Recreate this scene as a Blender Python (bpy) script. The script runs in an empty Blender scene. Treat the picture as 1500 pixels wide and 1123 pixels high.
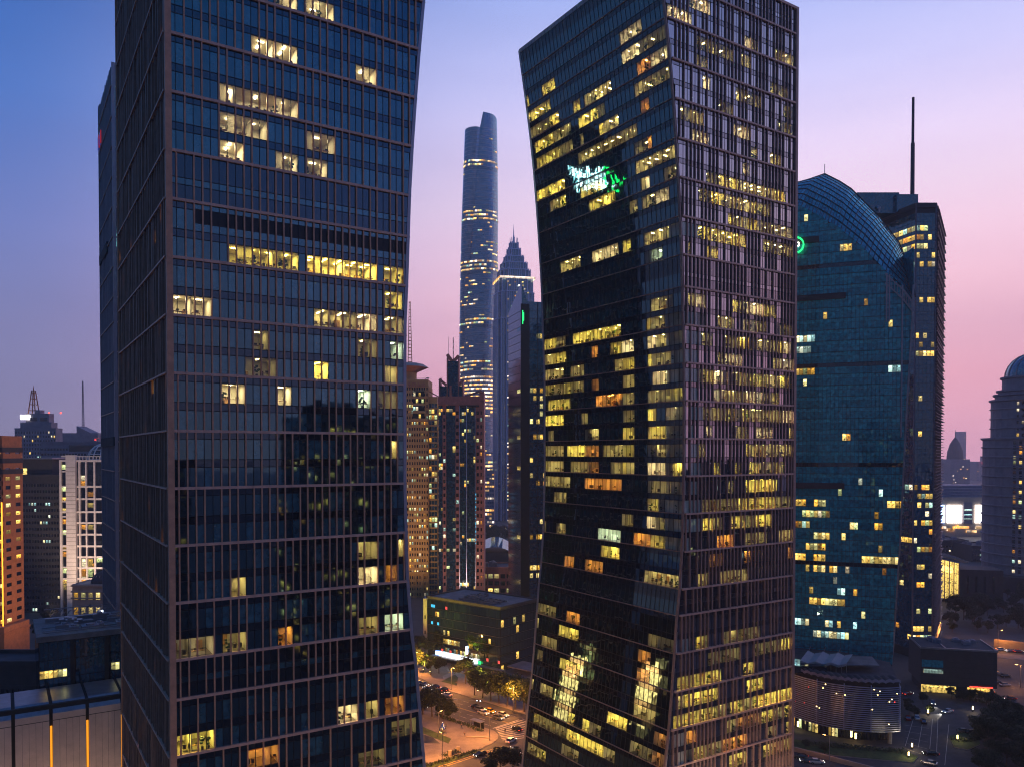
import bpy, math, random
from mathutils import Vector, Matrix
S = bpy.context.scene
COL = S.collection
R = math.radians
random.seed(7)
def lin(r, g, b):
    f = lambda c: (c/255/12.92) if c/255 <= .04045 else ((c/255+.055)/1.055)**2.4
    return (f(r), f(g), f(b), 1)

# ------------------------------------------------------------------ camera
F, PITCH, PY, CZ = 1160.6, .0191, 685.0, 95.0      # focal length and horizon in pixels of a 1500 px wide frame
cd = bpy.data.cameras.new('camera'); cam = bpy.data.objects.new('camera', cd); COL.objects.link(cam)
cam.location = (0, 0, CZ); cam.rotation_euler = (math.pi/2-PITCH, 0, 0)
cd.sensor_width = 36; cd.lens = F/1500*36; cd.shift_y = (PY-561.5)/1500
cd.clip_start = 1; cd.clip_end = 30000
S.camera = cam
# ------------------------------------------------------------------ render and exposure
S.view_settings.view_transform = 'Standard'; S.view_settings.look = 'None'
S.view_settings.exposure = 0; S.view_settings.gamma = 1
cy = S.cycles
cy.filter_width = 1.1; cy.use_denoising = True; cy.max_bounces = 6; cy.diffuse_bounces = 2; cy.glossy_bounces = 4
cy.transparent_max_bounces = 12; cy.transmission_bounces = 3; cy.volume_bounces = 1
cy.caustics_reflective = False; cy.caustics_refractive = False; cy.sample_clamp_indirect = 4; cy.sample_clamp_direct = 30
# ------------------------------------------------------------------ dusk sky
class NT:
    def __init__(s, t): s.t = t; t.nodes.clear()
    def n(s, ty, **k):
        o = s.t.nodes.new(ty)
        for a, b in k.items(): setattr(o, a, b)
        return o
    def l(s, a, b): s.t.links.new(a, b)
    def math(s, op, a, b=None, c=None, clamp=False):
        o = s.n('ShaderNodeMath', operation=op, use_clamp=clamp)
        for i, v in enumerate((a, b, c)):
            if v is None: continue
            if isinstance(v, (int, float)): o.inputs[i].default_value = v
            else: s.l(v, o.inputs[i])
        return o.outputs[0]
    def vec(s, op, a, b=None, scale=None):
        o = s.n('ShaderNodeVectorMath', operation=op)
        for i, v in enumerate((a, b)):
            if v is None: continue
            if isinstance(v, (tuple, list)): o.inputs[i].default_value = v
            else: s.l(v, o.inputs[i])
        if scale is not None:
            if isinstance(scale, (int, float)): o.inputs['Scale'].default_value = scale
            else: s.l(scale, o.inputs['Scale'])
        return o.outputs['Value'] if op in ('DOT_PRODUCT', 'LENGTH') else o.outputs[0]
    def ramp(s, fac, stops, interp='LINEAR'):
        o = s.n('ShaderNodeValToRGB'); r = o.color_ramp; r.interpolation = interp
        while len(r.elements) < len(stops): r.elements.new(.5)
        for e, (p, c) in zip(r.elements, stops): e.position = p; e.color = c
        s.l(fac, o.inputs[0]); return o.outputs[0]
    def mix(s, fac, a, b, blend='MIX'):
        o = s.n('ShaderNodeMix', data_type='RGBA', blend_type=blend)
        for i, v in zip((0, 6, 7), (fac, a, b)):
            if isinstance(v, (int, float, tuple)): o.inputs[i].default_value = v
            else: s.l(v, o.inputs[i])
        return o.outputs[2]
W = bpy.data.worlds.new('World'); S.world = W; W.use_nodes = True
w = NT(W.node_tree)
tc = w.n('ShaderNodeTexCoord'); dr = w.vec('NORMALIZE', tc.outputs['Generated'])
sp = w.n('ShaderNodeSeparateXYZ'); w.l(dr, sp.inputs[0])
flat = w.n('ShaderNodeCombineXYZ'); w.l(sp.outputs[0], flat.inputs[0]); w.l(sp.outputs[1], flat.inputs[1])
SUNAZ = R(44)
toward = w.vec('DOT_PRODUCT', w.vec('NORMALIZE', flat.outputs[0]), (math.sin(SUNAZ), math.cos(SUNAZ), 0))
k = w.math('MULTIPLY_ADD', toward, .5, .5)
el = w.math('MULTIPLY', sp.outputs[2], 1/.7, clamp=True)
e = lambda deg: math.sin(R(deg))/.7
dusk = w.ramp(el, [(0, lin(222, 160, 180)), (e(5), lin(240, 170, 182)), (e(11), lin(242, 192, 205)), (e(17), lin(228, 203, 222)), (e(24), lin(188, 186, 226)), (e(31), lin(134, 156, 214)), (1, lin(48, 88, 160))])
side = w.ramp(el, [(0, lin(130, 124, 150)), (e(6), lin(124, 126, 166)), (e(14), lin(98, 116, 176)), (e(21), lin(66, 106, 176)), (e(29), lin(28, 80, 152)), (1, lin(26, 62, 124))])
back = w.ramp(el, [(0, lin(84, 72, 66)), (e(8), lin(72, 74, 92)), (e(18), lin(48, 82, 120)), (e(30), lin(34, 90, 142)), (1, lin(32, 76, 134))])
mr = w.n('ShaderNodeMapRange'); w.l(k, mr.inputs[0]); mr.inputs[1].default_value = .60; mr.inputs[2].default_value = .93; mr.interpolation_type = 'SMOOTHSTEP'
mr2 = w.n('ShaderNodeMapRange'); w.l(k, mr2.inputs[0]); mr2.inputs[1].default_value = .35; mr2.inputs[2].default_value = .62; mr2.interpolation_type = 'SMOOTHSTEP'
skyc = w.mix(mr.outputs[0], w.mix(mr2.outputs[0], back, side), dusk)
cn_ = w.n('ShaderNodeTexNoise'); cn_.inputs['Scale'].default_value = 2.2; cn_.inputs['Detail'].default_value = 5
cm_ = w.n('ShaderNodeMapping'); cm_.inputs['Scale'].default_value = (1, 1, 5); w.l(dr, cm_.inputs[0]); w.l(cm_.outputs[0], cn_.inputs['Vector'])
skyc = w.mix(1.0, skyc, w.ramp(cn_.outputs[0], [(.3, (.93, .93, .95, 1)), (.7, (1.06, 1.05, 1.04, 1))]), 'MULTIPLY')
bg = w.n('ShaderNodeBackground'); w.l(skyc, bg.inputs[0]); bg.inputs[1].default_value = 1.5
wo = w.n('ShaderNodeOutputWorld'); w.l(bg.outputs[0], wo.inputs[0])

# ------------------------------------------------------------------ pixel -> place
CP, SP = math.cos(PITCH), math.sin(PITCH)
def ray(px, py):
    xc = (px-750)/F; yc = -(py-PY)/F
    return Vector((xc, CP+yc*SP, -SP+yc*CP))
def at(px, py, D):
    d = ray(px, py); return Vector((0, 0, CZ))+d*(D/d.y)
def gp(px, py, z=0):
    d = ray(px, py); return Vector((0, 0, CZ))+d*((z-CZ)/d.z)
def proj(p):
    y, z = p[1], p[2]-CZ
    fw = max(y*CP-z*SP, .1); return 750+F*p[0]/fw, PY-F*(y*SP+z*CP)/fw
def zat(py, D): return at(750, py, D).z

# ------------------------------------------------------------------ materials
def newmat(name):
    m = bpy.data.materials.new(name); m.use_nodes = True
    return m, NT(m.node_tree)
def M(name, col, rough=.6, metal=0, var=.25, scale=.4, bump=0, spec=.5):
    m, t = newmat(name)
    tc = t.n('ShaderNodeTexCoord'); nz = t.n('ShaderNodeTexNoise'); nz.inputs['Scale'].default_value = scale
    nz.inputs['Detail'].default_value = 6; nz.inputs['Roughness'].default_value = .65
    t.l(tc.outputs['Object'], nz.inputs['Vector'])
    c = t.ramp(nz.outputs[0], [(.3, (*[x*(1-var) for x in col[:3]], 1)), (.7, (*[min(1, x*(1+var)) for x in col[:3]], 1))])
    b = t.n('ShaderNodeBsdfPrincipled'); t.l(c, b.inputs['Base Color'])
    b.inputs['Roughness'].default_value = rough; b.inputs['Metallic'].default_value = metal
    b.inputs['Specular IOR Level'].default_value = spec
    if bump:
        bp = t.n('ShaderNodeBump'); bp.inputs['Strength'].default_value = bump
        n2 = t.n('ShaderNodeTexNoise'); n2.inputs['Scale'].default_value = scale*8; t.l(tc.outputs['Object'], n2.inputs['Vector'])
        t.l(n2.outputs[0], bp.inputs['Height']); t.l(bp.outputs[0], b.inputs['Normal'])
    o = t.n('ShaderNodeOutputMaterial'); t.l(b.outputs[0], o.inputs[0])
    return m
def island(t):
    g = t.n('ShaderNodeNewGeometry'); oi = t.n('ShaderNodeObjectInfo')
    return g, t.math('FRACT', t.math('MULTIPLY_ADD', oi.outputs['Random'], 7.31, g.outputs['Random Per Island']))
def glass(name, base, base2, refl=.22, tint=(1, 1, 1, 1), tilt=.012, wave=.25, rough=.03, clear=False, share=.75, wscale=.45):
    m, t = newmat(name)
    g, isl = island(t)
    wn = t.n('ShaderNodeTexWhiteNoise', noise_dimensions='1D'); t.l(isl, wn.inputs['W'])
    off = t.vec('SCALE', t.vec('SUBTRACT', wn.outputs['Color'], (.5, .5, .5)), scale=tilt*2)
    nor = t.vec('NORMALIZE', t.vec('ADD', g.outputs['Normal'], off))
    tc = t.n('ShaderNodeTexCoord'); nz = t.n('ShaderNodeTexNoise'); nz.inputs['Scale'].default_value = wscale; nz.inputs['Detail'].default_value = 1
    t.l(tc.outputs['Object'], nz.inputs['Vector'])
    bp = t.n('ShaderNodeBump'); bp.inputs['Strength'].default_value = wave; bp.inputs['Distance'].default_value = .06
    t.l(nz.outputs[0], bp.inputs['Height']); t.l(nor, bp.inputs['Normal'])
    lw = t.n('ShaderNodeLayerWeight'); lw.inputs[0].default_value = .5
    fac = t.math('MULTIPLY_ADD', t.math('POWER', lw.outputs['Facing'], 4.0), .8*(1-refl), refl)
    gl = t.n('ShaderNodeBsdfGlossy'); gl.inputs['Roughness'].default_value = rough; gl.inputs['Color'].default_value = tint
    t.l(bp.outputs[0], gl.inputs['Normal'])
    if clear:
        d = t.n('ShaderNodeBsdfTransparent'); d.inputs[0].default_value = base
    else:
        d = t.n('ShaderNodeBsdfDiffuse')
        c = t.mix(t.math('GREATER_THAN', isl, share), base, base2)
        nb = t.n('ShaderNodeTexNoise'); nb.inputs['Scale'].default_value = .9; t.l(tc.outputs['Object'], nb.inputs['Vector'])
        c2 = t.mix(1.0, c, t.ramp(nb.outputs[0], [(.3, (.55, .55, .55, 1)), (.7, (1.5, 1.5, 1.5, 1))]), 'MULTIPLY')
        t.l(c2, d.inputs[0])
    mx = t.n('ShaderNodeMixShader'); t.l(fac, mx.inputs[0]); t.l(d.outputs[0], mx.inputs[1]); t.l(gl.outputs[0], mx.inputs[2])
    o = t.n('ShaderNodeOutputMaterial'); t.l(mx.outputs[0], o.inputs[0])
    return m
def litmat(name, stops, strength, grain=1.2):
    """a lit window seen from outside: bright ceiling, darker furniture, blinds; every pane its own brightness"""
    m, t = newmat(name)
    g, isl = island(t)
    wn = t.n('ShaderNodeTexWhiteNoise', noise_dimensions='1D'); t.l(isl, wn.inputs['W'])
    c = t.ramp(isl, [(i/len(stops), s) for i, s in enumerate(stops)], 'CONSTANT')
    tc = t.n('ShaderNodeTexCoord'); nz = t.n('ShaderNodeTexNoise'); nz.inputs['Scale'].default_value = grain; nz.inputs['Detail'].default_value = 5
    t.l(tc.outputs['Object'], nz.inputs['Vector'])
    pat = t.math('MULTIPLY_ADD', t.math('SUBTRACT', nz.outputs[0], .36), 5, .25, clamp=True)
    uv = t.n('ShaderNodeSeparateXYZ'); t.l(tc.outputs['UV'], uv.inputs[0])
    v_, u_ = uv.outputs[1], uv.outputs[0]
    lampv = t.math('MULTIPLY', t.math('LESS_THAN', t.math('ABSOLUTE', t.math('SUBTRACT', v_, .8)), .07), t.math('LESS_THAN', t.math('ABSOLUTE', t.math('SUBTRACT', u_, .5)), .28))
    slat = t.math('MULTIPLY_ADD', t.math('GREATER_THAN', t.math('SINE', t.math('MULTIPLY', u_, 40.0)), -.3), .3, .75)
    low = t.math('MULTIPLY', t.math('ADD', t.math('MULTIPLY_ADD', v_, .45, .55), t.math('MULTIPLY', lampv, 1.3)), slat)
    st = t.math('MULTIPLY', t.math('MULTIPLY', pat, low), t.math('MULTIPLY_ADD', t.math('POWER', wn.outputs['Value'], 1.6), strength*1.3, strength*.18))
    em = t.n('ShaderNodeEmission'); t.l(c, em.inputs[0]); t.l(st, em.inputs[1])
    gl = t.n('ShaderNodeBsdfGlossy'); gl.inputs['Roughness'].default_value = .05; gl.inputs[0].default_value = (.12, .12, .12, 1)
    ad = t.n('ShaderNodeAddShader'); t.l(em.outputs[0], ad.inputs[0]); t.l(gl.outputs[0], ad.inputs[1])
    o = t.n('ShaderNodeOutputMaterial'); t.l(ad.outputs[0], o.inputs[0])
    m.cycles.emission_sampling = 'NONE'
    return m
def emit(name, col, s, sample=False):
    m, t = newmat(name); em = t.n('ShaderNodeEmission'); em.inputs[0].default_value = (*col[:3], 1); em.inputs[1].default_value = s
    o = t.n('ShaderNodeOutputMaterial'); t.l(em.outputs[0], o.inputs[0])
    m.cycles.emission_sampling = 'AUTO' if sample else 'NONE'
    return m
def leafmat(name, a, b):
    m, t = newmat(name); g, isl = island(t)
    c = t.mix(isl, a, b)
    d = t.n('ShaderNodeBsdfPrincipled'); t.l(c, d.inputs['Base Color']); d.inputs['Roughness'].default_value = .6
    tr = t.n('ShaderNodeBsdfTranslucent'); t.l(c, tr.inputs[0])
    mx = t.n('ShaderNodeMixShader'); mx.inputs[0].default_value = .3; t.l(d.outputs[0], mx.inputs[1]); t.l(tr.outputs[0], mx.inputs[2])
    o = t.n('ShaderNodeOutputMaterial'); t.l(mx.outputs[0], o.inputs[0]); return m
WARM = [lin(255, 205, 95), lin(255, 225, 140), lin(255, 190, 70), lin(240, 230, 150), lin(255, 215, 110)]
MIXD = [lin(255, 205, 95), lin(255, 235, 190), lin(225, 240, 160), lin(255, 170, 60), lin(190, 235, 215), lin(255, 220, 120)]
COOL = [lin(200, 240, 225), lin(235, 245, 215), lin(255, 235, 170), lin(170, 225, 225)]
K = dict(
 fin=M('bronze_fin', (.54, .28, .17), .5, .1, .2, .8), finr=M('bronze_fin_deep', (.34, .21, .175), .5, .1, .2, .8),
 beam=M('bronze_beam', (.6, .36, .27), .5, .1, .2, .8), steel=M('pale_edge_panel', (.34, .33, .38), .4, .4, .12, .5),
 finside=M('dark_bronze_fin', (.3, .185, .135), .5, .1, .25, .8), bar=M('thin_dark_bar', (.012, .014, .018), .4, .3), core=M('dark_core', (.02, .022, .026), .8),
 gl=glass('blue_office_glass', (.006, .02, .032, 1), (.03, .095, .12, 1), .2, (.62, .97, 1, 1), .003, .04, share=.58),
 glr=glass('grey_fin_glass', (.02, .02, .026, 1), (.06, .054, .062, 1), .42, (1, .95, 1, 1), .005, .1),
 spanr=glass('grey_spandrel_glass', (.02, .018, .024, 1), (.03, .028, .034, 1), .24, (1, .93, 1, 1), .005, .1),
 glk=glass('flush_dark_glass', (.003, .008, .011, 1), (.009, .018, .021, 1), .26, (.5, .86, 1, 1), .007, .15, .02),
 span=glass('dark_spandrel_glass', (.004, .008, .014, 1), (.006, .011, .018, 1), .13, (.7, .88, 1, 1), .006, .12),
 bronze=glass('bronze_side_glass', (.03, .02, .015, 1), (.07, .044, .03, 1), .14, (1, .86, .7, 1), .012, .3, .08),
 clear=glass('clear_glass', (.93, .96, .95, 1), (1, 1, 1, 1), .07, (.85, .92, 1, 1), .004, .1, .02, clear=True),
 teal=glass('teal_glass', (.014, .25, .31, 1), (.026, .34, .40, 1), .11, (.4, .9, .95, 1), .008, .1),
 teals=glass('teal_spandrel', (.03, .36, .43, 1), (.035, .4, .47, 1), .11, (.4, .9, .95, 1), .008, .1),
 tealv=glass('teal_vault_glass', (.03, .24, .28, 1), (.06, .32, .36, 1), .18, (.36, .85, .9, 1), .03, .2),
 navy=glass('navy_glass', (.014, .06, .10, 1), (.024, .085, .13, 1), .2, (.6, .88, 1, 1), .012, .25),
 dkgl=glass('black_window_glass', (.006, .008, .012, 1), (.02, .025, .03, 1), .1, (.8, .9, 1, 1), .01, .1),
 sup=glass('supertall_glass', (.03, .10, .20, 1), (.05, .13, .24, 1), .26, (.6, .88, 1, 1), .03, .1),
 violet=glass('violet_panel_glass', (.05, .05, .075, 1), (.07, .065, .09, 1), .25, (.9, .9, 1, 1), .004, .05, .15),
 wall_o=M('orange_brick', (.5, .19, .08), .8, 0, .2, .5), wall_t=M('tan_stone', (.62, .36, .15), .8, 0, .15, .4),
 wall_w=M('white_stone', (.8, .7, .64), .7, 0, .12, .3), wall_g=M('grey_concrete', (.22, .22, .24), .8, 0, .2, .2),
 wall_b=M('brown_granite', (.55, .22, .165), .6, 0, .2, .5), wall_d=M('dark_stone', (.05, .045, .048), .7, 0, .25, .4),
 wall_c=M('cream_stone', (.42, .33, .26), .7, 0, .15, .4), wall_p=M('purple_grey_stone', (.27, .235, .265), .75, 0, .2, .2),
 roof=M('dark_roof', (.055, .055, .065), .85, 0, .4, .25, .3), roofl=M('light_roof_felt', (.19, .175, .18), .85, 0, .35, .25, .3),
 panel=M('ribbed_stone_panel', (.6, .47, .42), .6, 0, .12, .35), metal=M('grey_metal', (.3, .3, .33), .35, .7), white=M('white_paint', (.75, .74, .72), .5, 0, .1),
 asphalt=M('asphalt', (.065, .06, .06), .75, 0, .3, .15, .3), pave=M('paving', (.22, .175, .155), .8, 0, .22, .3, .2), kerb=M('kerb_stone', (.32, .3, .28), .8),
 paint=M('road_paint', (.55, .5, .42), .7, 0, .35, .6), yellow=M('yellow_road_paint', (.55, .36, .08), .7, 0, .3, .6), grass=M('lawn', (.045, .075, .018), .9, 0, .5, .6, .6),
 hedge=leafmat('hedge_leaves', (.02, .035, .012, 1), (.06, .08, .025, 1)), leaf=leafmat('tree_leaves', (.03, .05, .012, 1), (.08, .11, .02, 1)), leafd=leafmat('dark_leaves', (.012, .024, .012, 1), (.035, .055, .022, 1)),
 bark=M('bark', (.10, .075, .055), .9, 0, .3, 3), tyre=M('tyre', (.012, .012, .012), .8), rim=M('wheel_rim', (.4, .4, .42), .3, .9), black=M('black_plastic', (.015, .015, .016), .5),
 louv=M('aluminium_louvre', (.5, .56, .78), .35, .6, .1), spire=M('dark_spire_paint', (.05, .045, .06), .5, .3), tent=M('white_fabric', (.4, .38, .4), .8, 0, .1),
 blue_roof=M('blue_metal_roof', (.10, .16, .26), .5, .2), skin=M('skin', (.45, .28, .2), .6), cloth_d=M('dark_cloth', (.03, .03, .04), .9), cloth_l=M('pale_cloth', (.4, .36, .34), .9), cloth_b=M('blue_cloth', (.05, .08, .16), .9), hair=M('black_hair', (.01, .009, .008), .6),
 lit=litmat('lit_windows_mixed', MIXD, 1.5), litw=litmat('lit_windows_warm', WARM, 1.7), litc=litmat('lit_windows_cool', COOL, 1.7), lits=litmat('lit_floor_band', [lin(255, 205, 140), lin(255, 180, 90), lin(250, 225, 200)], 3.0, .12),
 lita=litmat('dim_amber_windows', [lin(235, 170, 70), lin(220, 150, 60)], .7, 1.5), rwall=M('room_wall', (.68, .63, .5), .8, 0, .12, .7), rfloor=M('room_carpet', (.16, .13, .1), .9), desk=M('desk_dark', (.05, .04, .035), .6, 0, .4, 2), wood=M('wood_cabinet', (.32, .17, .07), .5, 0, .3, 2), pot=M('office_greenery', (.03, .08, .02), .7, 0, .5, 4),
 red=emit('red_light', (1, .05, .03), 6), amber=emit('amber_strip', lin(255, 165, 50), 2.6), screenw=emit('white_screen', (1, .97, .98), 6), screenb=emit('blue_screen', lin(150, 190, 255), 5), green=emit('green_sign', lin(40, 235, 120), 2.2), cyan=emit('cyan_sign', lin(70, 190, 230), 1.4),
 head=emit('headlight_glow', (1, .95, .85), 5), tail=emit('taillight_glow', (1, .06, .03), 4), sodium=emit('sodium_head', lin(255, 190, 90), 30), bulb=emit('bollard_glow', lin(255, 215, 130), 12), led=emit('cool_led', lin(225, 235, 255), 9), signw=emit('sign_letters', (1, .93, .8), 3))
# thin blind: lets lamp light through
m_, t_ = newmat('window_blind')
d_ = t_.n('ShaderNodeBsdfDiffuse'); d_.inputs[0].default_value = (.5, .46, .36, 1); r_ = t_.n('ShaderNodeBsdfTranslucent'); r_.inputs[0].default_value = (.55, .5, .38, 1)
x_ = t_.n('ShaderNodeMixShader'); x_.inputs[0].default_value = .6; t_.l(d_.outputs[0], x_.inputs[1]); t_.l(r_.outputs[0], x_.inputs[2])
o_ = t_.n('ShaderNodeOutputMaterial'); t_.l(x_.outputs[0], o_.inputs[0]); K['blind'] = m_
LAMP = dict(y=emit('warm_ceiling_lamp', lin(252, 226, 100), 270, True), c=emit('cream_ceiling_lamp', lin(255, 232, 175), 270, True), g=emit('cool_ceiling_lamp', lin(215, 245, 215), 190, True), o=emit('amber_ceiling_lamp', lin(255, 170, 70), 120, True), d=emit('dim_ceiling_lamp', lin(255, 230, 140), 52, True))

# ------------------------------------------------------------------ mesh helpers
class MB:
    def __init__(s): s.v, s.f, s.m, s.u = [], [], [], []
    def poly(s, pts, mi=0, hint=None, uv=None):
        pts = [Vector(p) for p in pts]
        if hint is not None:
            n = Vector((0, 0, 0))
            for i in range(len(pts)): n += (pts[i]-pts[0]).cross(pts[(i+1) % len(pts)]-pts[0])
            if n.dot(Vector(hint)) < 0: pts.reverse()
        b = len(s.v); s.v += pts; s.f.append(list(range(b, b+len(pts)))); s.m.append(mi)
        s.u.append(uv or ([(0, 0), (1, 0), (1, 1), (0, 1)] if len(pts) == 4 else [(0, 0)]*len(pts)))
    def box(s, x0, x1, y0, y1, z0, z1, mi=0, T=None):
        c = [Vector((x, y, z)) for z in (z0, z1) for y in (y0, y1) for x in (x0, x1)]
        if T: c = [T(*q) for q in c]
        ctr = sum(c, Vector())/8
        for q in ((0, 1, 3, 2), (4, 5, 7, 6), (0, 1, 5, 4), (2, 3, 7, 6), (0, 2, 6, 4), (1, 3, 7, 5)):
            p = [c[i] for i in q]; s.poly(p, mi, sum(p, Vector())/4-ctr)
    def bar(s, a, b, wd, ht, mi=0, up=(0, 0, 1)):
        a, b = Vector(a), Vector(b); d = (b-a).normalized(); u = Vector(up)
        if abs(d.dot(u)) > .98: u = Vector((0, 1, 0))
        sd = d.cross(u).normalized(); u = sd.cross(d).normalized(); L = (b-a).length
        s.box(0, L, -wd/2, wd/2, -ht/2, ht/2, mi, lambda x, y, z: a+d*x+sd*y+u*z)
    def tube(s, a, b, r0, r1=None, n=8, mi=0, cap=True):
        r1 = r0 if r1 is None else r1
        a, b = Vector(a), Vector(b); d = (b-a).normalized(); u = Vector((0, 0, 1)) if abs(d.z) < .9 else Vector((1, 0, 0))
        p = d.cross(u).normalized(); q = d.cross(p)
        A = [a+(p*math.cos(t)+q*math.sin(t))*r0 for t in [2*math.pi*i/n for i in range(n)]]
        B = [b+(p*math.cos(t)+q*math.sin(t))*r1 for t in [2*math.pi*i/n for i in range(n)]]
        for i in range(n):
            j = (i+1) % n; qd = [A[i], A[j], B[j], B[i]]; s.poly(qd, mi, sum(qd, Vector())/4-(a+b)/2)
        if cap: s.poly(A, mi, a-b); s.poly(B, mi, b-a)
    def prism(s, pts, z0, z1, mi=0, mt=None, bottom=False):
        c = Vector((sum(p[0] for p in pts)/len(pts), sum(p[1] for p in pts)/len(pts), 0))
        ar = sum(pts[i][0]*pts[(i+1) % len(pts)][1]-pts[(i+1) % len(pts)][0]*pts[i][1] for i in range(len(pts)))
        if ar < 0: pts = pts[::-1]
        for i in range(len(pts)):
            p, q = pts[i], pts[(i+1) % len(pts)]
            s.poly([(p[0], p[1], z0), (q[0], q[1], z0), (q[0], q[1], z1), (p[0], p[1], z1)], mi)
        s.poly([(p[0], p[1], z1) for p in pts], mi if mt is None else mt, (0, 0, 1))
        if bottom: s.poly([(p[0], p[1], z0) for p in pts], mi, (0, 0, -1))
    def lathe(s, prof, n=16, cx=0, cy=0, mi=0):
        for (r0, z0), (r1, z1) in zip(prof, prof[1:]):
            for i in range(n):
                a, b = 2*math.pi*i/n, 2*math.pi*(i+1)/n
                q = [(cx+r0*math.cos(a), cy+r0*math.sin(a), z0), (cx+r0*math.cos(b), cy+r0*math.sin(b), z0), (cx+r1*math.cos(b), cy+r1*math.sin(b), z1), (cx+r1*math.cos(a), cy+r1*math.sin(a), z1)]
                if r1 < 1e-4: q = q[:3]
                elif r0 < 1e-4: q = [q[0], q[2], q[3]]
                s.poly(q, mi)
    def build(s, name, mats, parent=None, weld=False, smooth=False):
        me = bpy.data.meshes.new(name)
        me.from_pydata([tuple(p) for p in s.v], [], s.f)
        uvl = me.uv_layers.new(name='UVMap'); i = 0; flat = []
        for u in s.u:
            for c in u: flat += [c[0], c[1]]
        uvl.data.foreach_set('uv', flat)
        for m in (mats if isinstance(mats, (list, tuple)) else [mats]): me.materials.append(K[m] if isinstance(m, str) else m)
        me.polygons.foreach_set('material_index', s.m)
        if weld or smooth:
            import bmesh
            bm = bmesh.new(); bm.from_mesh(me); bmesh.ops.remove_doubles(bm, verts=bm.verts, dist=.002); bm.to_mesh(me); bm.free()
        if smooth: me.polygons.foreach_set('use_smooth', [True]*len(me.polygons))
        me.update()
        o = bpy.data.objects.new(name, me); COL.objects.link(o)
        if parent: o.parent = parent
        return o
def tag(o, label, cat, group=None, kind=None):
    o['label'] = label; o['category'] = cat
    if group: o['group'] = group
    if kind: o['kind'] = kind
    return o
def thing(name, label, cat, loc=(0, 0, 0), rz=0, group=None):
    o = bpy.data.objects.new(name, None); COL.objects.link(o); o.empty_display_size = .5
    o.location = loc; o.rotation_euler = (0, 0, rz)
    ROT[o.name] = rz
    return tag(o, label, cat, group)
def struct(o): o['kind'] = 'structure'; return o
def copy_tree(o, parent=None):
    c = o.copy(); COL.objects.link(c)
    if parent: c.parent = parent
    for ch in list(o.children): copy_tree(ch, c)
    return c
ROT = {}
def w2(root, p):
    c, s_ = math.cos(ROT[root.name]), math.sin(ROT[root.name]); l = root.location
    return (l.x+c*p[0]-s_*p[1], l.y+s_*p[0]+c*p[1], l.z+p[2])
class Parts:
    """gathers the repeated parts of one thing; the 100 that show largest become parts, the rest one 'stuff' part"""
    def __init__(s, root, name, mats, cap=100): s.r, s.n, s.mats, s.cap, s.items = root, name, mats, cap, []
    def add(s, mb, q=None):
        q = q or mb.v
        P = [proj(w2(s.r, p)) for p in (q[:4] if len(q) >= 4 else q)]
        xs, ys = [p[0] for p in P], [p[1] for p in P]
        a = (max(xs)-min(xs))*(max(ys)-min(ys))
        if max(xs) < 0 or min(xs) > 1500 or max(ys) < 0 or min(ys) > 1123: a *= .001
        s.items.append((a, mb))
    def finish(s, stuff=True):
        s.items.sort(key=lambda t: -t[0])
        for a, mb in s.items[:s.cap]: s.one(mb)
        rest = s.items[s.cap:]
        if rest:
            big = MB()
            for a, mb in rest:
                b = len(big.v); big.v += mb.v; big.f += [[i+b for i in f] for f in mb.f]; big.m += mb.m; big.u += mb.u
            o = s.one(big); o['kind'] = 'stuff'
    def one(s, mb):
        used = sorted(set(mb.m)); mp = {u: i for i, u in enumerate(used)}
        mb.m = [mp[i] for i in mb.m]
        return mb.build(s.n, [s.mats[u] for u in used], s.r)

# ------------------------------------------------------------------ the ground
g_ = MB(); n_ = 24
for i in range(n_):
    for j in range(n_):
        x0, y0 = -3600+7200*i/n_, -3600+7200*j/n_; d_ = 7200/n_
        g_.poly([(x0, y0, 0), (x0+d_, y0, 0), (x0+d_, y0+d_, 0), (x0, y0+d_, 0)])
struct(g_.build('ground', 'asphalt'))

# ------------------------------------------------------------------ the leaning glass towers
TH = .5723
LV = [(8.4*i, 8.4*i+8.4, 'n') for i in range(7)]+[(58.8, 64.6, 'm')]+[(64.6+8.4*i, 73+8.4*i, 'n') for i in range(8)]+[(131.8, 138.8, 'm')]+[(138.8+8.4*i, 147.2+8.4*i, 'n') for i in range(7)]+[(197.6, 204, 'm')]
LZ_T = [(0, 46.2), (8, 45.2), (25, 43.2), (33, 42), (41, 41.1), (50, 40.3), (58, 39.6), (64, 38.8), (74, 38), (89, 37.6), (104, 37.6), (117, 37.7), (123, 38), (139, 38.6), (147, 39.1), (156, 39.8), (164, 40.5), (173, 41.4), (181.5, 42.5), (190, 43.8), (204, 46.2)]
def LZ(z):
    for (a, p), (b, q) in zip(LZ_T, LZ_T[1:]):
        if z <= b: return p+(q-p)*(z-a)/(b-a)
    return LZ_T[-1][1]
def floors():
    out = []
    for bi, (z0, z1, kd) in enumerate(LV):
        n = 2 if kd == 'n' else 1
        for q in range(n): out.append((bi, z0+(z1-z0)*q/n, z0+(z1-z0)*(q+1)/n, kd, q))
    return out
FLS = floors()
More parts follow.
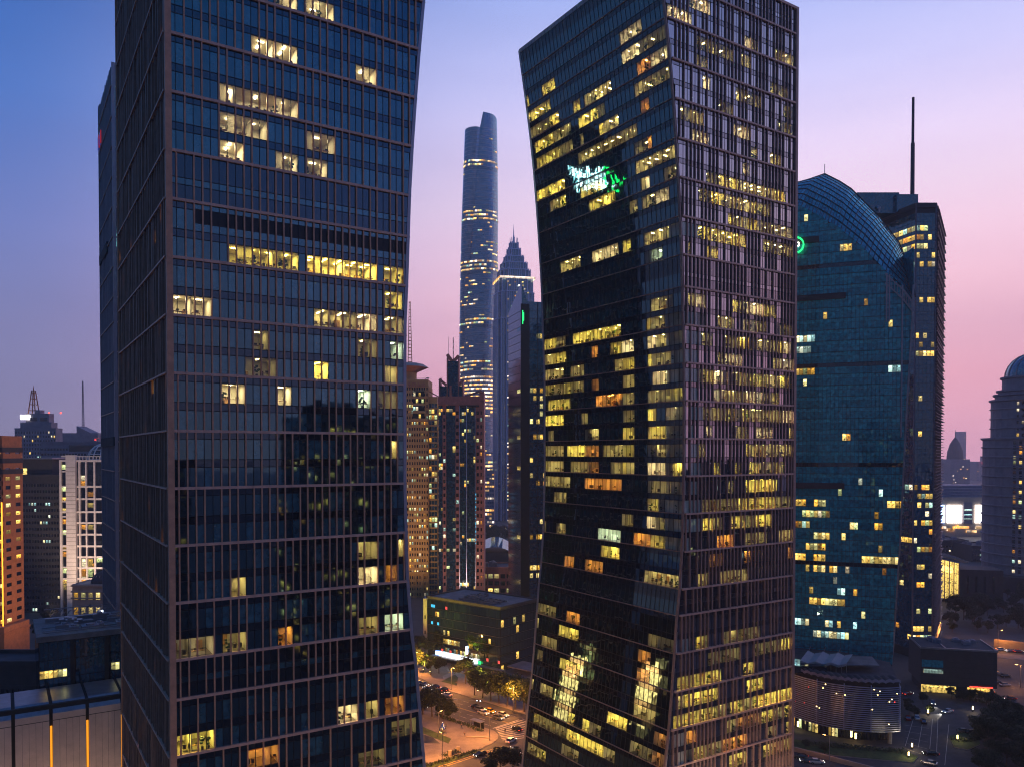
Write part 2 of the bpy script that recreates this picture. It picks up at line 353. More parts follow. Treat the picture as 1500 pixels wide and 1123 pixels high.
def office_room(root, P, u0, u1, z0, z1, style, rng, rich=False, blinds=.25):
    """a real lit room behind clear glass: walls, ceiling, lamps, furniture, blinds"""
    mb = MB(); dp = -rng.uniform(4.2, 6.5); z0 += .06; z1 -= .1
    q = lambda a, b, c, d, mi: mb.poly([P(*a), P(*b), P(*c), P(*d)], mi)
    w0 = -.2
    q((u0, dp, z0), (u1, dp, z0), (u1, dp, z1), (u0, dp, z1), 0)
    q((u0, w0, z0), (u0, dp, z0), (u0, dp, z1), (u0, w0, z1), 0)
    q((u1, w0, z0), (u1, dp, z0), (u1, dp, z1), (u1, w0, z1), 0)
    q((u0, w0, z1), (u1, w0, z1), (u1, dp, z1), (u0, dp, z1), 0)
    q((u0, w0, z0), (u1, w0, z0), (u1, dp, z0), (u0, dp, z0), 5)
    nl = max(1, int((u1-u0)/rng.choice((2.3, 2.8, 3.4)))); two = rng.random() < .5
    for i in range(nl):
        uc = u0+(u1-u0)*(i+.5)/nl
        for wc in ((-1.3, -3.2) if two else (-2.1,)):
            a, b = (.12, .55) if rng.random() < .6 else (.45, .12)
            q((uc-a, wc-b, z1-.08), (uc+a, wc-b, z1-.08), (uc+a, wc+b, z1-.08), (uc-a, wc+b, z1-.08), 1)
    bx = lambda u, du, w, dw, zz, h, mi: mb.box(u-du/2, u+du/2, w-dw/2, w+dw/2, zz, zz+h, mi, lambda x, y, z: Vector(P(x, y, z)))
    u = u0+.5
    while u < u1-.4:
        r = rng.random()
        if r < .3: bx(u, 1.1, -1.2, .6, z0+.66, .08, 3); bx(u+.15, .45, -1.1, .06, z0+.8, .3, 2)
        elif r < .5: bx(u, .42, -1.5, .45, z0+.3, .7, 2)
        elif r < .72: bx(u, .9, dp+.35, .5, z0, rng.uniform(1, 2.1), 3)
        elif r < .80: bx(u, .12, dp+.06, .1, z0+1.1, 1.0, 2)
        elif r < .88:
            for _ in range(7): bx(u+rng.uniform(-.35, .35), .3, -.7+rng.uniform(-.3, .3), .3, z0+.6+rng.uniform(0, 1.1), .28, 6)
            bx(u, .3, -.7, .3, z0, .5, 2)
        elif r < .93: bx(u, 1.0, dp+.03, .04, z0+1.2, .7, 3)
        u += rng.uniform(.5, 1.0)
    if (u1-u0) > 5:
        up = rng.uniform(u0+2, u1-2); bx(up, .1, (w0+dp)/2, abs(dp)-1.2, z0, z1-z0-.05, 0)
    nb = max(1, round((u1-u0)/1.2)); cw = (u1-u0)/nb
    for i in range(nb):
        if rng.random() < blinds:
            a, b = u0+cw*i+.04, u0+cw*(i+1)-.04; zl = z0+(z1-z0)*rng.choice((.02, .02, .3, .45, .6))
            q((a, -.22, zl), (b, -.22, zl), (b, -.22, z1-.05), (a, -.22, z1-.05), 4)
    return mb
def mark_rects(root, P, cols, rects, off=0):
    """which panes are lit, from a list of (x0, x1, y0, y1, probability, styles) in the photograph's pixels"""
    lit = {}
    rng = random.Random(5)
    for fi, (bi, z0, z1, kd, q) in enumerate(FLS):
        if kd == 'm': continue
        for rc in rects:
            x0, x1, y0, y1, p, st = rc[:6]
            run = None
            for j, (a, b) in enumerate(cols):
                if cols[0][1] < 1.3 and b > min(LZ(z0), LZ(z1))-.45: break
                X, Y = proj(w2(root, P((a+b)/2, 0, z0+1.5)))
                if x0 <= X <= x1 and y0 <= Y <= y1:
                    if run is None or run[1] <= 0:
                        run = [rng.random() < p, rng.choice((2, 3, 4, 5) if p < .95 else (99,)), rng.choice(st)]
                    run[1] -= 1
                    if run[0]: lit[fi, j] = run[2]
    return lit
def tower_rooms(root, P, cols, lit, seed, blinds):
    rng = random.Random(seed); parts = Parts(root, 'lit_office', [K['rwall'], None, K['desk'], K['wood'], K['blind'], K['rfloor'], K['pot']])
    base = parts.mats
    groups = {}
    for fi, (bi, z0, z1, kd, q) in enumerate(FLS):
        j = 0
        while j < len(cols):
            st = lit.get((fi, j))
            if st is None: j += 1; continue
            a = j
            while j+1 < len(cols) and lit.get((fi, j+1)) == st: j += 1
            groups.setdefault(st, []).append((fi, a, j)); j += 1
    parts.mats = base[:1]+[LAMP[k_] for k_ in 'ycgod']+base[2:]
    for st, gs in groups.items():
        for fi, a, b in gs:
            z0, z1 = FLS[fi][1], FLS[fi][2]-1.1
            mb = office_room(root, P, cols[a][0]+.05, cols[b][1]-.05, z0, z1, st, rng, blinds=blinds)
            mb.m = [0 if i == 0 else (1+'ycgod'.index(st) if i == 1 else i+4) for i in mb.m]
            parts.add(mb)
    parts.finish()
def roofcap(root, s):
    mb = MB(); L = LZ(204)
    mb.poly([(0, 0, 203.2), (s*L, 0, 203.2), (s*L, 54, 203.2), (0, 54, 203.2)], 0, (0, 0, 1))
    mb.build('roof', 'roof', root)
    c = MB(); Z = [z for z, l in LZ_T]; i_ = .7
    for a, b in zip(Z, Z[1:]):                                      # the concrete core behind the glass, set back so rooms fit
        la, lb = LZ(a)-7.5, LZ(b)-7.5
        A = [(s*7.5, 7.5, a), (s*la, 7.5, a), (s*la, 46.5, a), (s*7.5, 46.5, a)]; B = [(s*7.5, 7.5, b), (s*lb, 7.5, b), (s*lb, 46.5, b), (s*7.5, 46.5, b)]
        for q in range(4):
            r = (q+1) % 4; c.poly([A[q], A[r], B[r], B[q]], 0)
    for z in [l[0] for l in LV]+[204]:                              # floor slabs
        L = LZ(z); c.poly([(s*.3, .3, z-.05), (s*(L-.3), .3, z-.05), (s*(L-.3), 53.7, z-.05), (s*.3, 53.7, z-.05)], 0, (0, 0, 1))
    c.build('core', 'core', root)
    b = MB()
    for a, z in zip(Z, Z[1:]): b.poly([(0, 54, a), (s*LZ(a), 54, a), (s*LZ(z), 54, z), (0, 54, z)], 0, (0, 1, 0))
    b.build('rear_glazing', 'navy', root)
def front_face(root, s, fins_at, finw, find, gm, lit, cols, finmat, beammat, edge=True, seed=1, sm='span'):
    rng = random.Random(seed)
    P = lambda u, w, z: (s*u, -w, z)
    wins = Parts(root, 'window', [K[gm], K['clear'], K[sm], K['bar'], K['lit']])
    fr = MB()
    for bi, (z0, z1, kd) in enumerate(LV):
        # thick fins of this band
        js = [0]; 
        while js[-1] < len(cols): js.append(js[-1]+rng.choice(fins_at(bi)))
        fl = [f for f in enumerate(FLS) if f[1][0] == bi]
        for a, b in zip(js, js[1:]):
            mb = MB()
            for j in range(a, min(b, len(cols))):
                for fi, (_, f0, f1, k_, q) in fl:
                    bands = [(f0, f1-1.15, 1 if (fi, j) in lit else 0), (f1-1.15, f1, 2)] if k_ == 'n' and not (s > 0 and bi == 15 and q == 1 and j > 2 and len(cols) > 30) else [(f0, f0+1.2, 0), (f0+1.2, f1-1.0, 3), (f1-1.0, f1, 0)] if k_ == 'n' else [(f0, f0+2.3, 2), (f0+2.3, f0+3.3, 0), (f0+3.3, f1, 2)]
                    for za, zb, mi in bands:
                        u0, u1a, u1b = cols[j][0], min(cols[j][1], LZ(za)-.45), min(cols[j][1], LZ(zb)-.45)
                        if min(u1a, u1b)-u0 < .12: continue
                        mb.poly([P(u0, 0, za), P(u1a, 0, za), P(u1b, 0, zb), P(u0, 0, zb)], mi, (0, -1, 0))
                        mb.box(u0, min(u1a, u1b), -.02, .05, zb-.06, zb+.06, 3, lambda x, y, z: Vector(P(x, y, z)))
                if cols[j][0] > 0 and j != a: mb.box(cols[j][0]-.05, cols[j][0]+.05, -.02, .06, z0+.04, z1-.04, 3, lambda x, y, z: Vector(P(x, y, z))) if cols[j][0] < LZ(z0)-.5 else 0
            if mb.v: wins.add(mb)
            x = cols[a][0] if a < len(cols) else 99
            if 0 < a and x < min(LZ(z0), LZ(z1))-.6:
                fr.box(x-finw/2, x+finw/2, -.05, find, z0+.2, z1-.2, 0, lambda x, y, z: Vector(P(x, y, z)))
                if rng.random() < .7: fr.box(x-finw/2-.02, x+finw/2+.02, .05, find+.02, (z0+z1)/2-.05, (z0+z1)/2+.05, 0, lambda x, y, z: Vector(P(x, y, z)))
        L = LZ(z0)
        fr.box(0, L-.45, -.04, find+.06, z0-.2, z0+.2, 1, lambda x, y, z: Vector(P(x, y, z)))
    fr.box(0, 46, -.04, find+.1, 203.6, 204.2, 1, lambda x, y, z: Vector(P(x, y, z)))
    wins.finish()
    fr.build('bronze_frame', [finmat, beammat], root)
    ed = MB()
    for (a, p), (b, q) in zip(LZ_T, LZ_T[1:]):
        ew_ = .45 if s > 0 else .16; ed.poly([P(p-ew_, .12, a), P(p+.12, .12, a), P(q+.12, .12, b), P(q-ew_, .12, b)], 0, (0, -1, 0))
        ed.poly([P(p-ew_, .12, a), P(p-ew_, -.1, a), P(q-ew_, -.1, b), P(q-ew_, .12, b)], 0)
        ed.poly([P(p+.12, .12, a), P(p+.12, -.5, a), P(q+.12, -.5, b), P(q+.12, .12, b)], 0)
    ed.build('edge_panel', 'steel' if s > 0 else 'finr', root)
def fin_face(root, s, spacing, finmat='fin', seed=3, gm='bronze'):
    """the straight side: narrow glass between close fins"""
    rng = random.Random(seed); P = lambda u, w, z: (-s*w, u, z)
    wins = Parts(root, 'side_window', [K[gm], K['bar'], K['lita']]); fr = MB()
    for bi, (z0, z1, kd) in enumerate(LV):
        for c in range(12):
            mb = MB(); 
            for i in range(4):
                u0 = c*4.5+i*1.125; h = (z1-z0)/4
                for r in range(4): mb.poly([P(u0, 0, z0+h*r), P(u0+1.125, 0, z0+h*r), P(u0+1.125, 0, z0+h*(r+1)-.03), P(u0, 0, z0+h*(r+1)-.03)], 2 if gm == 'bronze' and rng.random() < (.05 if z0 < 90 and r == 0 else .012) else 0, (-s, 0, 0))
            wins.add(mb)
        u = spacing
        while u < 53.6:
            fr.box(u-.1, u+.1, -.03, rng.choice((.22, .3, .42)), z0+.15, z1-.15, 0, lambda x, y, z: Vector(P(x, y, z)))
            u += rng.choice((spacing, spacing, 2*spacing))
        fr.box(0, 54, -.04, .5, z0-.13, z0+.13, 1, lambda x, y, z: Vector(P(x, y, z)))
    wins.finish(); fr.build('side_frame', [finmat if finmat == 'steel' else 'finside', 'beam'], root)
    ed = MB(); ed.box(-.35, .75, -.45, .35, 0, 204.2, 0, lambda x, y, z: Vector((s*x*.8, y, z)))
    ed.box(-.55, .0, 53.7, 54.3, 0, 204.2, 0, lambda x, y, z: Vector((s*x, y, z)))
    ed.build('corner_post', finmat, root)
def flush_face(root, s, lit, cols, gm='glk', rooms=True, seed=9):
    """the kinked side: flush dark glass, thin bars, a bronze beam every second floor"""
    P = lambda u, w, z: (s*(LZ(z)+w), u, z)
    wins = Parts(root, 'flush_window', [K[gm], K['clear'], K['span'], K['bar']]); fr = MB()
    for fi, (bi, f0, f1, kd, q) in enumerate(FLS):
        for a in range(0, len(cols), 2):
            mb = MB()
            for j in range(a, min(a+2, len(cols))):
                u0, u1 = cols[j]
                for za, zb, mi in ([(f0, f1-1.25, 1 if (fi, j) in lit else 0), (f1-1.25, f1, 2)] if kd == 'n' else [(f0, f0+3, 0), (f0+3, f1, 2)]):
                    mb.poly([P(u0, 0, za), P(u1, 0, za), P(u1, 0, zb), P(u0, 0, zb)], mi, (s, 0, 0))
            wins.add(mb)
        fr.poly([P(0, .05, f0-.08), P(54, .05, f0-.08), P(54, .05, f0+.08), P(0, .05, f0+.08)], 1)
        fr.poly([P(0, .05, f1-1.28), P(54, .05, f1-1.28), P(54, .05, f1-1.22), P(0, .05, f1-1.22)], 1)
    for (u0, u1) in cols[1:]:
        for (a, p), (b, q) in zip(LZ_T, LZ_T[1:]):
            fr.poly([P(u0-.05, .07, a), P(u0+.05, .07, a), P(u0+.05, .07, b), P(u0-.05, .07, b)], 1)
            fr.poly([P(u0-.035, .0, a), P(u0-.035, .07, a), P(u0-.035, .07, b), P(u0-.035, .0, b)], 1)
    for z0, z1, kd in LV: fr.box(0, 54, -.03, .22, z0-.1, z0+.1, 0, lambda x, y, z: Vector((s*(LZ(z0)+y), x, z)))
    wins.finish(); fr.build('flush_frame', ['finr', 'bar'], root)
    ed = MB()
    for (a, p), (b, q) in zip(LZ_T, LZ_T[1:]):
        ed.poly([P(53.5, .1, a), P(54.3, .1, a), P(54.3, .1, b), P(53.5, .1, b)], 0)
        ed.poly([P(53.5, -.1, a), P(53.5, .1, a), P(53.5, .1, b), P(53.5, -.1, b)], 0)
    ed.poly([P(0, .02, 203.2), P(54, .02, 203.2), P(54, .1, 204.3), P(0, .1, 204.3)], 0)
    ed.build('edge_trim', 'steel', root)

# left tower
A_ = (-49.84, 115.35, 0); B_ = (70.0, 196.83, 0)
lt = thing('office_tower', 'huge dark blue glass office tower with bronze fins filling the left of the view', 'tower', A_, TH)
colsL = [(1.2*i, 1.2*i+1.2) for i in range(38)]
c, y, g, o, d = 'c', 'y', 'g', 'o', 'd'
LIT_L = [(403, 436, -5, 16, c), (450, 486, 8, 34, c), (364, 397, 58, 84, c), (404, 436, 66, 94, c), (523, 554, 100, 128, c), (322, 398, 134, 166, c), (404, 433, 148, 174, c), (322, 397, 174, 207, c), (449, 485, 198, 227, c), (325, 362, 209, 238, c), (404, 433, 222, 250, c), (450, 484, 230, 262, c),
 (336, 432, 358, 398, y), (449, 548, 382, 414, y), (562, 600, 390, 418, y), (244, 308, 432, 462, c), (457, 520, 452, 480, d), (522, 553, 462, 487, c), (562, 600, 460, 490, d), (562, 600, 427, 456, y), (522, 553, 492, 525, d), (570, 600, 500, 528, g), (368, 398, 490, 512, d), (361, 401, 522, 550, d), (458, 484, 528, 556, y), (562, 595, 534, 562, d), (322, 362, 560, 590, c), (403, 432, 566, 594, c), (526, 546, 580, 600, g), (550, 600, 580, 602, d),
 (574, 590, 640, 668, d), (519, 556, 793, 820, d), (578, 606, 790, 816, d), (336, 364, 840, 870, d), (520, 558, 822, 854, c), (560, 584, 828, 850, o), (250, 314, 922, 966, c), (326, 364, 922, 956, d), (406, 434, 916, 948, o), (524, 557, 894, 928, d), (562, 603, 896, 926, g), (489, 523, 1032, 1064, c), (536, 552, 1032, 1056, d), (563, 596, 1024, 1050, o), (572, 609, 1046, 1076, d), (253, 314, 1082, 1110, y), (366, 408, 1090, 1125, o), (524, 560, 1085, 1123, d)]
LIT_L = [(a, b, p, q, 1, [st]) for a, b, p, q, st in LIT_L]
PL = lambda u, w, z: (u, -w, z)
litL = mark_rects(lt, PL, colsL, LIT_L)
dl = lambda bi: ((2, 1, 2, 2, 1) if bi > 16 else (1, 1, 1, 2) if bi > 8 else (1, 2, 1, 2, 1) if bi > 5 else (1, 2, 2, 3))
front_face(lt, 1, dl, .21, .32, 'gl', litL, colsL, 'fin', 'beam', seed=4)
tower_rooms(lt, PL, colsL, litL, 11, .12)
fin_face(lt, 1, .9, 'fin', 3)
cols15 = [(1.5*i, 1.5*i+1.5) for i in range(36)]
flush_face(lt, 1, {}, cols15)
roofcap(lt, 1)

# right tower
rt = thing('office_tower', 'dark glass office tower leaning outward above its waist, many yellow lit floors', 'tower', B_, TH)
colsR = [(1.2*i, 1.2*i+1.2) for i in range(38)]
PR = lambda u, w, z: (-u, -w, z)
RR = [(1024, 1150, 262, 310, .9, [y, d]), (1000, 1160, 322, 372, .85, [y, d, y]), (975, 1040, 0, 30, 1, [c]), (985, 1100, 60, 262, .3, [d, d, c]), (1100, 1160, 60, 262, .16, [d]), (1000, 1160, 430, 520, .8, [d, y, c, d]), (1000, 1165, 520, 640, .82, [d, y, d, c]), (1000, 1165, 640, 715, .72, [d, y]), (995, 1165, 718, 745, .9, [y, d]), (995, 1165, 745, 790, .75, [y, d]), (995, 1160, 790, 862, .3, [d, o]),
 (985, 1160, 925, 965, .85, [y, d]), (990, 1060, 975, 1010, .7, [y]), (1080, 1105, 970, 1000, .8, [y]), (980, 1160, 1000, 1052, .85, [y, y, d]), (980, 1160, 1052, 1125, .6, [y, o, d])]
litR = mark_rects(rt, PR, colsR, RR)
dr_ = lambda bi: ((1, 2, 1, 1, 2) if bi > 16 else (1, 1, 1, 1, 2) if bi > 7 else (1, 2, 1, 2))
front_face(rt, -1, dr_, .22, .36, 'glr', litR, colsR, 'finr', 'beam', seed=8, sm='spanr')
tower_rooms(rt, PR, colsR, litR, 12, .4)
PF = lambda u, w, z: (-(LZ(z)+w), u, z)
RF = [(770, 806, 146, 182, 1, [y]), (771, 818, 168, 206, .9, [y]), (842, 886, 152, 190, .9, [d, y]), (776, 838, 180, 224, .8, [y, d]), (884, 936, 176, 218, .9, [d]), (848, 886, 204, 237, .8, [d]), (936, 952, 196, 226, 1, [o]), (930, 992, 212, 256, .85, [d, y]), (774, 818, 220, 248, .8, [y]), (910, 980, 38, 92, .8, [d, c]), (922, 938, 26, 48, 1, [c]), (935, 951, 78, 104, 1, [o]), (930, 984, 100, 136, .8, [d]), (932, 948, 140, 160, 1, [o]), (858, 897, 120, 153, .9, [d]), (794, 813, 112, 136, 1, [y]),
 (780, 830, 266, 300, .9, [y]), (852, 884, 262, 290, 1, [y]), (860, 902, 282, 312, .9, [d, y]), (936, 954, 252, 275, 1, [c]), (940, 996, 268, 300, .9, [d, c]), (920, 936, 295, 312, 1, [d]), (790, 820, 294, 318, .8, [d]), (944, 998, 328, 352, .8, [d]), (910, 927, 346, 372, 1, [y]), (866, 906, 358, 388, 1, [c]), (945, 970, 366, 385, 1, [g]), (822, 852, 382, 402, .9, [d]), (834, 854, 424, 448, 1, [y]), (858, 890, 412, 442, 1, [o]), (950, 1000, 430, 480, .8, [d, y]),
 (838, 910, 482, 512, 1, [y]), (792, 828, 480, 720, .78, [d, y, d]), (828, 858, 500, 720, .55, [d, y]), (858, 876, 500, 720, .7, [d, o]), (876, 912, 500, 690, .22, [d]), (874, 912, 570, 600, 1, [o]), (874, 912, 690, 722, .9, [d, o]), (912, 931, 484, 790, .85, [y, d, c]), (948, 972, 480, 800, .9, [y, d, c]), (972, 1004, 480, 800, .95, [y, d, c]), (830, 860, 608, 626, .9, [d]), (830, 858, 700, 722, .9, [d]),
 (876, 910, 775, 800, .8, [g]), (926, 950, 780, 800, 1, [o]), (792, 830, 725, 790, .35, [d]), (880, 908, 800, 820, .9, [y]), (824, 842, 816, 838, 1, [o]), (852, 906, 826, 846, .7, [d, o]), (940, 998, 840, 868, .9, [o, d]), (783, 822, 884, 912, .9, [d]), (830, 850, 896, 920, 1, [o]), (818, 846, 920, 942, 1, [y]), (936, 992, 935, 960, .9, [d]), (784, 818, 928, 960, .7, [d]), (818, 848, 968, 990, 1, [y]), (934, 954, 955, 1005, 1, [o]), (778, 812, 996, 1024, .9, [d]), (930, 985, 1034, 1068, .9, [d]), (774, 900, 1050, 1123, .6, [d, y]), (924, 980, 1080, 1123, .7, [o, d]), (894, 916, 1045, 1075, 1, [y])]
litF = mark_rects(rt, PF, cols15, RF)
flush_face(rt, -1, litF, cols15)
tower_rooms(rt, PF, cols15, litF, 13, .6)
fin_face(rt, -1, 1.2, 'finr', 5)
roofcap(rt, -1)

# third tower, behind the left one
D3 = 224.0
tt = thing('office_tower', 'narrow ribbed grey tower edge seen behind the left side of the big blue tower', 'tower', ((170-750)/F*D3, D3, 0), TH)
front_face(tt, 1, lambda b: (2, 3), .2, .3, 'gl', {}, [(1.6*i, 1.6*i+1.6) for i in range(29)], 'fin', 'beam', seed=14)
fin_face(tt, 1, 1.5, 'steel', 6, 'navy'); roofcap(tt, 1); flush_face(tt, 1, {}, cols15)
tt.scale = (1, .62, 1)
nt_ = MB(); nt_.box(-.62, .3, -.3, 54.3, 97, 99.5); nt_.build('recess_band', 'core', tt); nt_ = MB(); nt_.box(-.62, .3, 20, 54.3, 154, 157); nt_.build('recess_band', 'core', tt)

# ------------------------------------------------------------------ ordinary buildings
def faceP(f, w_, d_):
    return {'F': lambda u, o, z: (u, -o, z), 'R': lambda u, o, z: (w_+o, u, z), 'L': lambda u, o, z: (-o, d_-u, z), 'B': lambda u, o, z: (w_-u, d_+o, z)}[f], {'F': (0, -1, 0), 'R': (1, 0, 0), 'L': (-1, 0, 0), 'B': (0, 1, 0)}[f]
def grid(wins, wall, P, hint, u0, u1, z0, z1, nu, nz, wf=.6, hf=.6, lit=.2, gi=0, li=1, relief=.25, rng=random, wm=0, cluster=.5, sill=.25, vis=None):
    """window bays on one face: panes at the back plane, piers and spandrels standing proud of them"""
    cu, cz = (u1-u0)/nu, (z1-z0)/nz; prev = False
    for r in range(nz):
        rowp = lit*rng.choice((.3, .7, 1, 1.7))
        for c in range(nu):
            a, b = u0+cu*(c+.5-wf/2), u0+cu*(c+.5+wf/2); e_, f_ = z0+cz*(r+sill), z0+cz*(r+sill+hf)
            prev = rng.random() < (rowp*(1-cluster)+(cluster if prev else 0)*(.8 if lit > 0 else 0))
            if vis and not vis(c, r): continue
            mb = MB(); mb.poly([P(a, .03, e_), P(b, .03, e_), P(b, .03, f_), P(a, .03, f_)], li if prev else gi, hint)
            wins.add(mb)
    if relief:
        T = lambda x, y, z: Vector(P(x, y, z))
        for c in range(nu+1):
            m_ = cu*(1-wf)/2; x0, x1 = max(u0, u0+cu*c-m_), min(u1, u0+cu*c+m_)
            if x1-x0 > .02: wall.box(x0, x1, -.02, relief, z0, z1, wm, T)
        for r in range(nz+1):
            x0, x1 = max(z0, z0+cz*(r-(1-sill-hf))), min(z1, z0+cz*(r+sill))
            if x1-x0 > .02: wall.box(u0, u1, -.02, relief-.03, x0, x1, wm, T)
def block(name, label, cat, px0, px1, ytop, D, dep, mats, faces='F', nu=8, fh=4, yaw=0, z0=0, wf=.6, hf=.55, lit=.2, relief=.25, seed=1, rmat='roof', parapet=1.0, group=None, cluster=.4, frame=True, ndep=None, zt=None, sill=.25):
    """a building whose front edge runs between two directions of the photograph at distance D"""
    rng = random.Random(seed)
    p0 = at(px0, 663, D); X0 = p0.x; X1 = at(px1, 663, D).x; w_ = (X1-X0)/math.cos(yaw)
    H = (zat(ytop, D) if zt is None else zt)
    r = thing(name, label, cat, (X0, D, 0), yaw, group)
    wall = MB(); wall.box(0, w_, 0, dep, z0, H-.02)
    wins = Parts(r, 'window', [K[mats[1]], K[mats[2]]])
    nz = max(1, int((H-parapet-z0)/fh))
    for f in faces:
        P, h = faceP(f, w_, dep); L = w_ if f in 'FB' else dep
        grid(wins, wall, P, h, 0, L, z0, z0+nz*fh, nu if f in 'FB' else (ndep or max(1, round(nu*dep/w_))), nz, wf, hf, lit, 0, 1, relief, rng, cluster=cluster, sill=sill)
    wins.finish(); wall.build('wall', mats[0], r)
    rf = MB(); t = .5
    rf.poly([(0, 0, H), (w_, 0, H), (w_, dep, H), (0, dep, H)], 0, (0, 0, 1))
    for a, b, c_, d_ in ((-.1, w_+.1, -.1-relief, t), (-.1, w_+.1, dep-t, dep+.1), (-.1, t, t, dep-t), (w_-t, w_+.1, t, dep-t)): rf.box(a, b, c_, d_, H-.3, H+parapet, 1)
    rf.build('roof', [rmat, mats[0]], r)
    return r, w_, H
def part(root, name, mats, fn):
    mb = MB(); fn(mb); return mb.build(name, mats, root)
def rooftop_units(root, x0, x1, y0, y1, z, n, seed, mat='metal', hmax=3):
    rng = random.Random(seed)
    for _ in range(n):
        a, b, h = rng.uniform(1.5, 4), rng.uniform(1.5, 4), rng.uniform(1, hmax); x, y = rng.uniform(x0, x1-a), rng.uniform(y0, y1-b)
        part(root, 'roof_unit', mat, lambda m: (m.box(x, x+a, y, y+b, z, z+h), m.tube((x+a/2, y+b/2, z+h), (x+a/2, y+b/2, z+h+.4), min(a, b)*.35)))

# --- left side
r, w_, H = block('apartment_tower', 'orange brick tower with rows of small yellow windows at the far left', 'tower', -50, 3, 641, 345, 14, ('wall_o', 'dkgl', 'litw'), 'FR', 8, 3.9, 0, wf=.5, hf=.42, lit=.4, seed=3, cluster=.6, ndep=2)
part(r, 'top_band', 'wall_d', lambda m: [m.box(-.3, w_+.35, -.34, 14.3, zat(q, 345), zat(q-7, 345)) for q in (662, 678, 694)])
part(r, 'light_strip', 'amber', lambda m: m.box(w_-.3, w_+.1, -.7, -.35, 5, zat(735, 345)))
part(r, 'lower_wing', 'wall_o', lambda m: (m.box(w_-8, w_+2.5, -4, 14, 0, zat(916, 345)), m.box(w_-7.8, w_+2.8, -4.3, 14.3, zat(927, 345), zat(924, 345))))
r, w_, H = block('office_block', 'dark brown office block with a few scattered white windows beside the orange tower', 'building', 24, 90, 697, 470, 30, ('wall_d', 'dkgl', 'litc'), 'FR', 16, 3.7, 0, wf=.7, hf=.45, lit=.14, seed=5, cluster=.6)
part(r, 'rooftop_lounge', ['wall_d', 'lit', 'metal'], lambda m: (m.box(1, 20, 2, 18, H, zat(672, 470)), m.poly([(.5, 1.9, H+.8), (5, 1.9, H+.8), (5, 1.9, H+4.6), (.5, 1.9, H+4.6)], 1, (0, -1, 0)), m.prism([(0, 0), (21, 0), (25, 19), (3, 19)], zat(672, 470), zat(670, 470), 2)))
r, w_, H = block('setback_tower', 'grey stepped tower carrying a dark latticed spire and a bright white sign', 'tower', 22, 82, 628, 800, 12, ('wall_p', 'dkgl', 'lit'), 'F', 15, 4.2, 0, wf=.5, hf=.55, lit=.12, seed=6)
def fn(m):
    m.box(5, w_-5, 1, 12, H, zat(618, 800)); m.box(10, w_-8, 2, 11, zat(618, 800), zat(605, 800)); m.tube((22, 6, zat(605, 800)), (22, 6, zat(600, 800)), 4, 4, 12)
part(r, 'upper_storeys', 'wall_p', fn)
part(r, 'upper_window', 'dkgl', lambda m: [m.box(x, x+7, .8, .99, zat(616, 800), zat(611, 800)) for x in (15, 25)])
part(r, 'sign_box', 'screenw', lambda m: m.box(5, 14.5, 1, 3, zat(614, 800), zat(607, 800)))
part(r, 'spire', 'wall_o', lambda m: [m.bar((11+a*3.6, 14+b*3.6, zat(605, 800)), (11+a*1.2, 14+b*1.2, zat(570, 800)), .8, .8) for a in (-1, 1) for b in (-1, 1)]+[m.box(11-q, 11+q, 14-q, 14+q, z, z+.7) for q, z in ((3.4, 138), (2.9, 144), (2.3, 150), (1.7, 156))]+[m.tube((11, 14, 158), (11, 14, zat(563, 800)), .8, .1)])
part(r, 'aircraft_light', 'red', lambda m: [m.box(x, x+1, 5, 6, zat(605, 800), zat(603, 800)) for x in (31, 43)])
r, w_, H = block('low_office', 'wide grey flat roofed block with satellite dishes behind the white building', 'building', 60, 158, 648, 640, 40, ('wall_p', 'dkgl', 'litc'), 'F', 22, 4, 0, wf=.8, hf=.4, lit=.06, seed=8)
part(r, 'dark_band', 'dkgl', lambda m: m.box(23, w_-2, -.4, -.1, H-7, H-2))
for x in (42, 47.5):
    part(r, 'satellite_dish', 'white', lambda m: (m.tube((x, 6, H), (x, 6, H+3), .3), [m.lathe([(0, H+3), (1.6, H+3.5), (2.4, H+4.4)], 12, x, 6)]))
    part(r, 'dish_light', 'red', lambda m: m.box(x-1.2, x-.6, 5, 5.6, H+2.2, H+2.8))
r = thing('radio_mast', 'thin latticed mast against the sky left of the ribbed tower', 'mast', (*at(122, 640, 900)[:2], 0))
part(r, 'mast', 'wall_p', lambda m: [m.bar((a, b, 60), (a*.2, b*.2, zat(558, 900)), .35, .35) for a in (-1.6, 1.6) for b in (-1.6, 1.6)]+[m.box(-1.5+i*.04, 1.5-i*.04, -1.5+i*.04, 1.5-i*.04, 62+i*3.2, 62.4+i*3.2) for i in range(33)])
part(r, 'base_building', 'wall_p', lambda m: (m.box(-30, 22, -10, 20, 0, zat(634, 900)), m.poly([(-2, -10.1, zat(634, 900)), (14, -10.1, zat(634, 900)), (-2, -10.1, zat(624, 900))], 0, (0, -1, 0)), m.poly([(-2, -10.1, zat(624, 900)), (14, -10.1, zat(634, 900)), (14, 10, zat(634, 900)), (-2, 10, zat(624, 900))], 0, (0, 0, 1))))
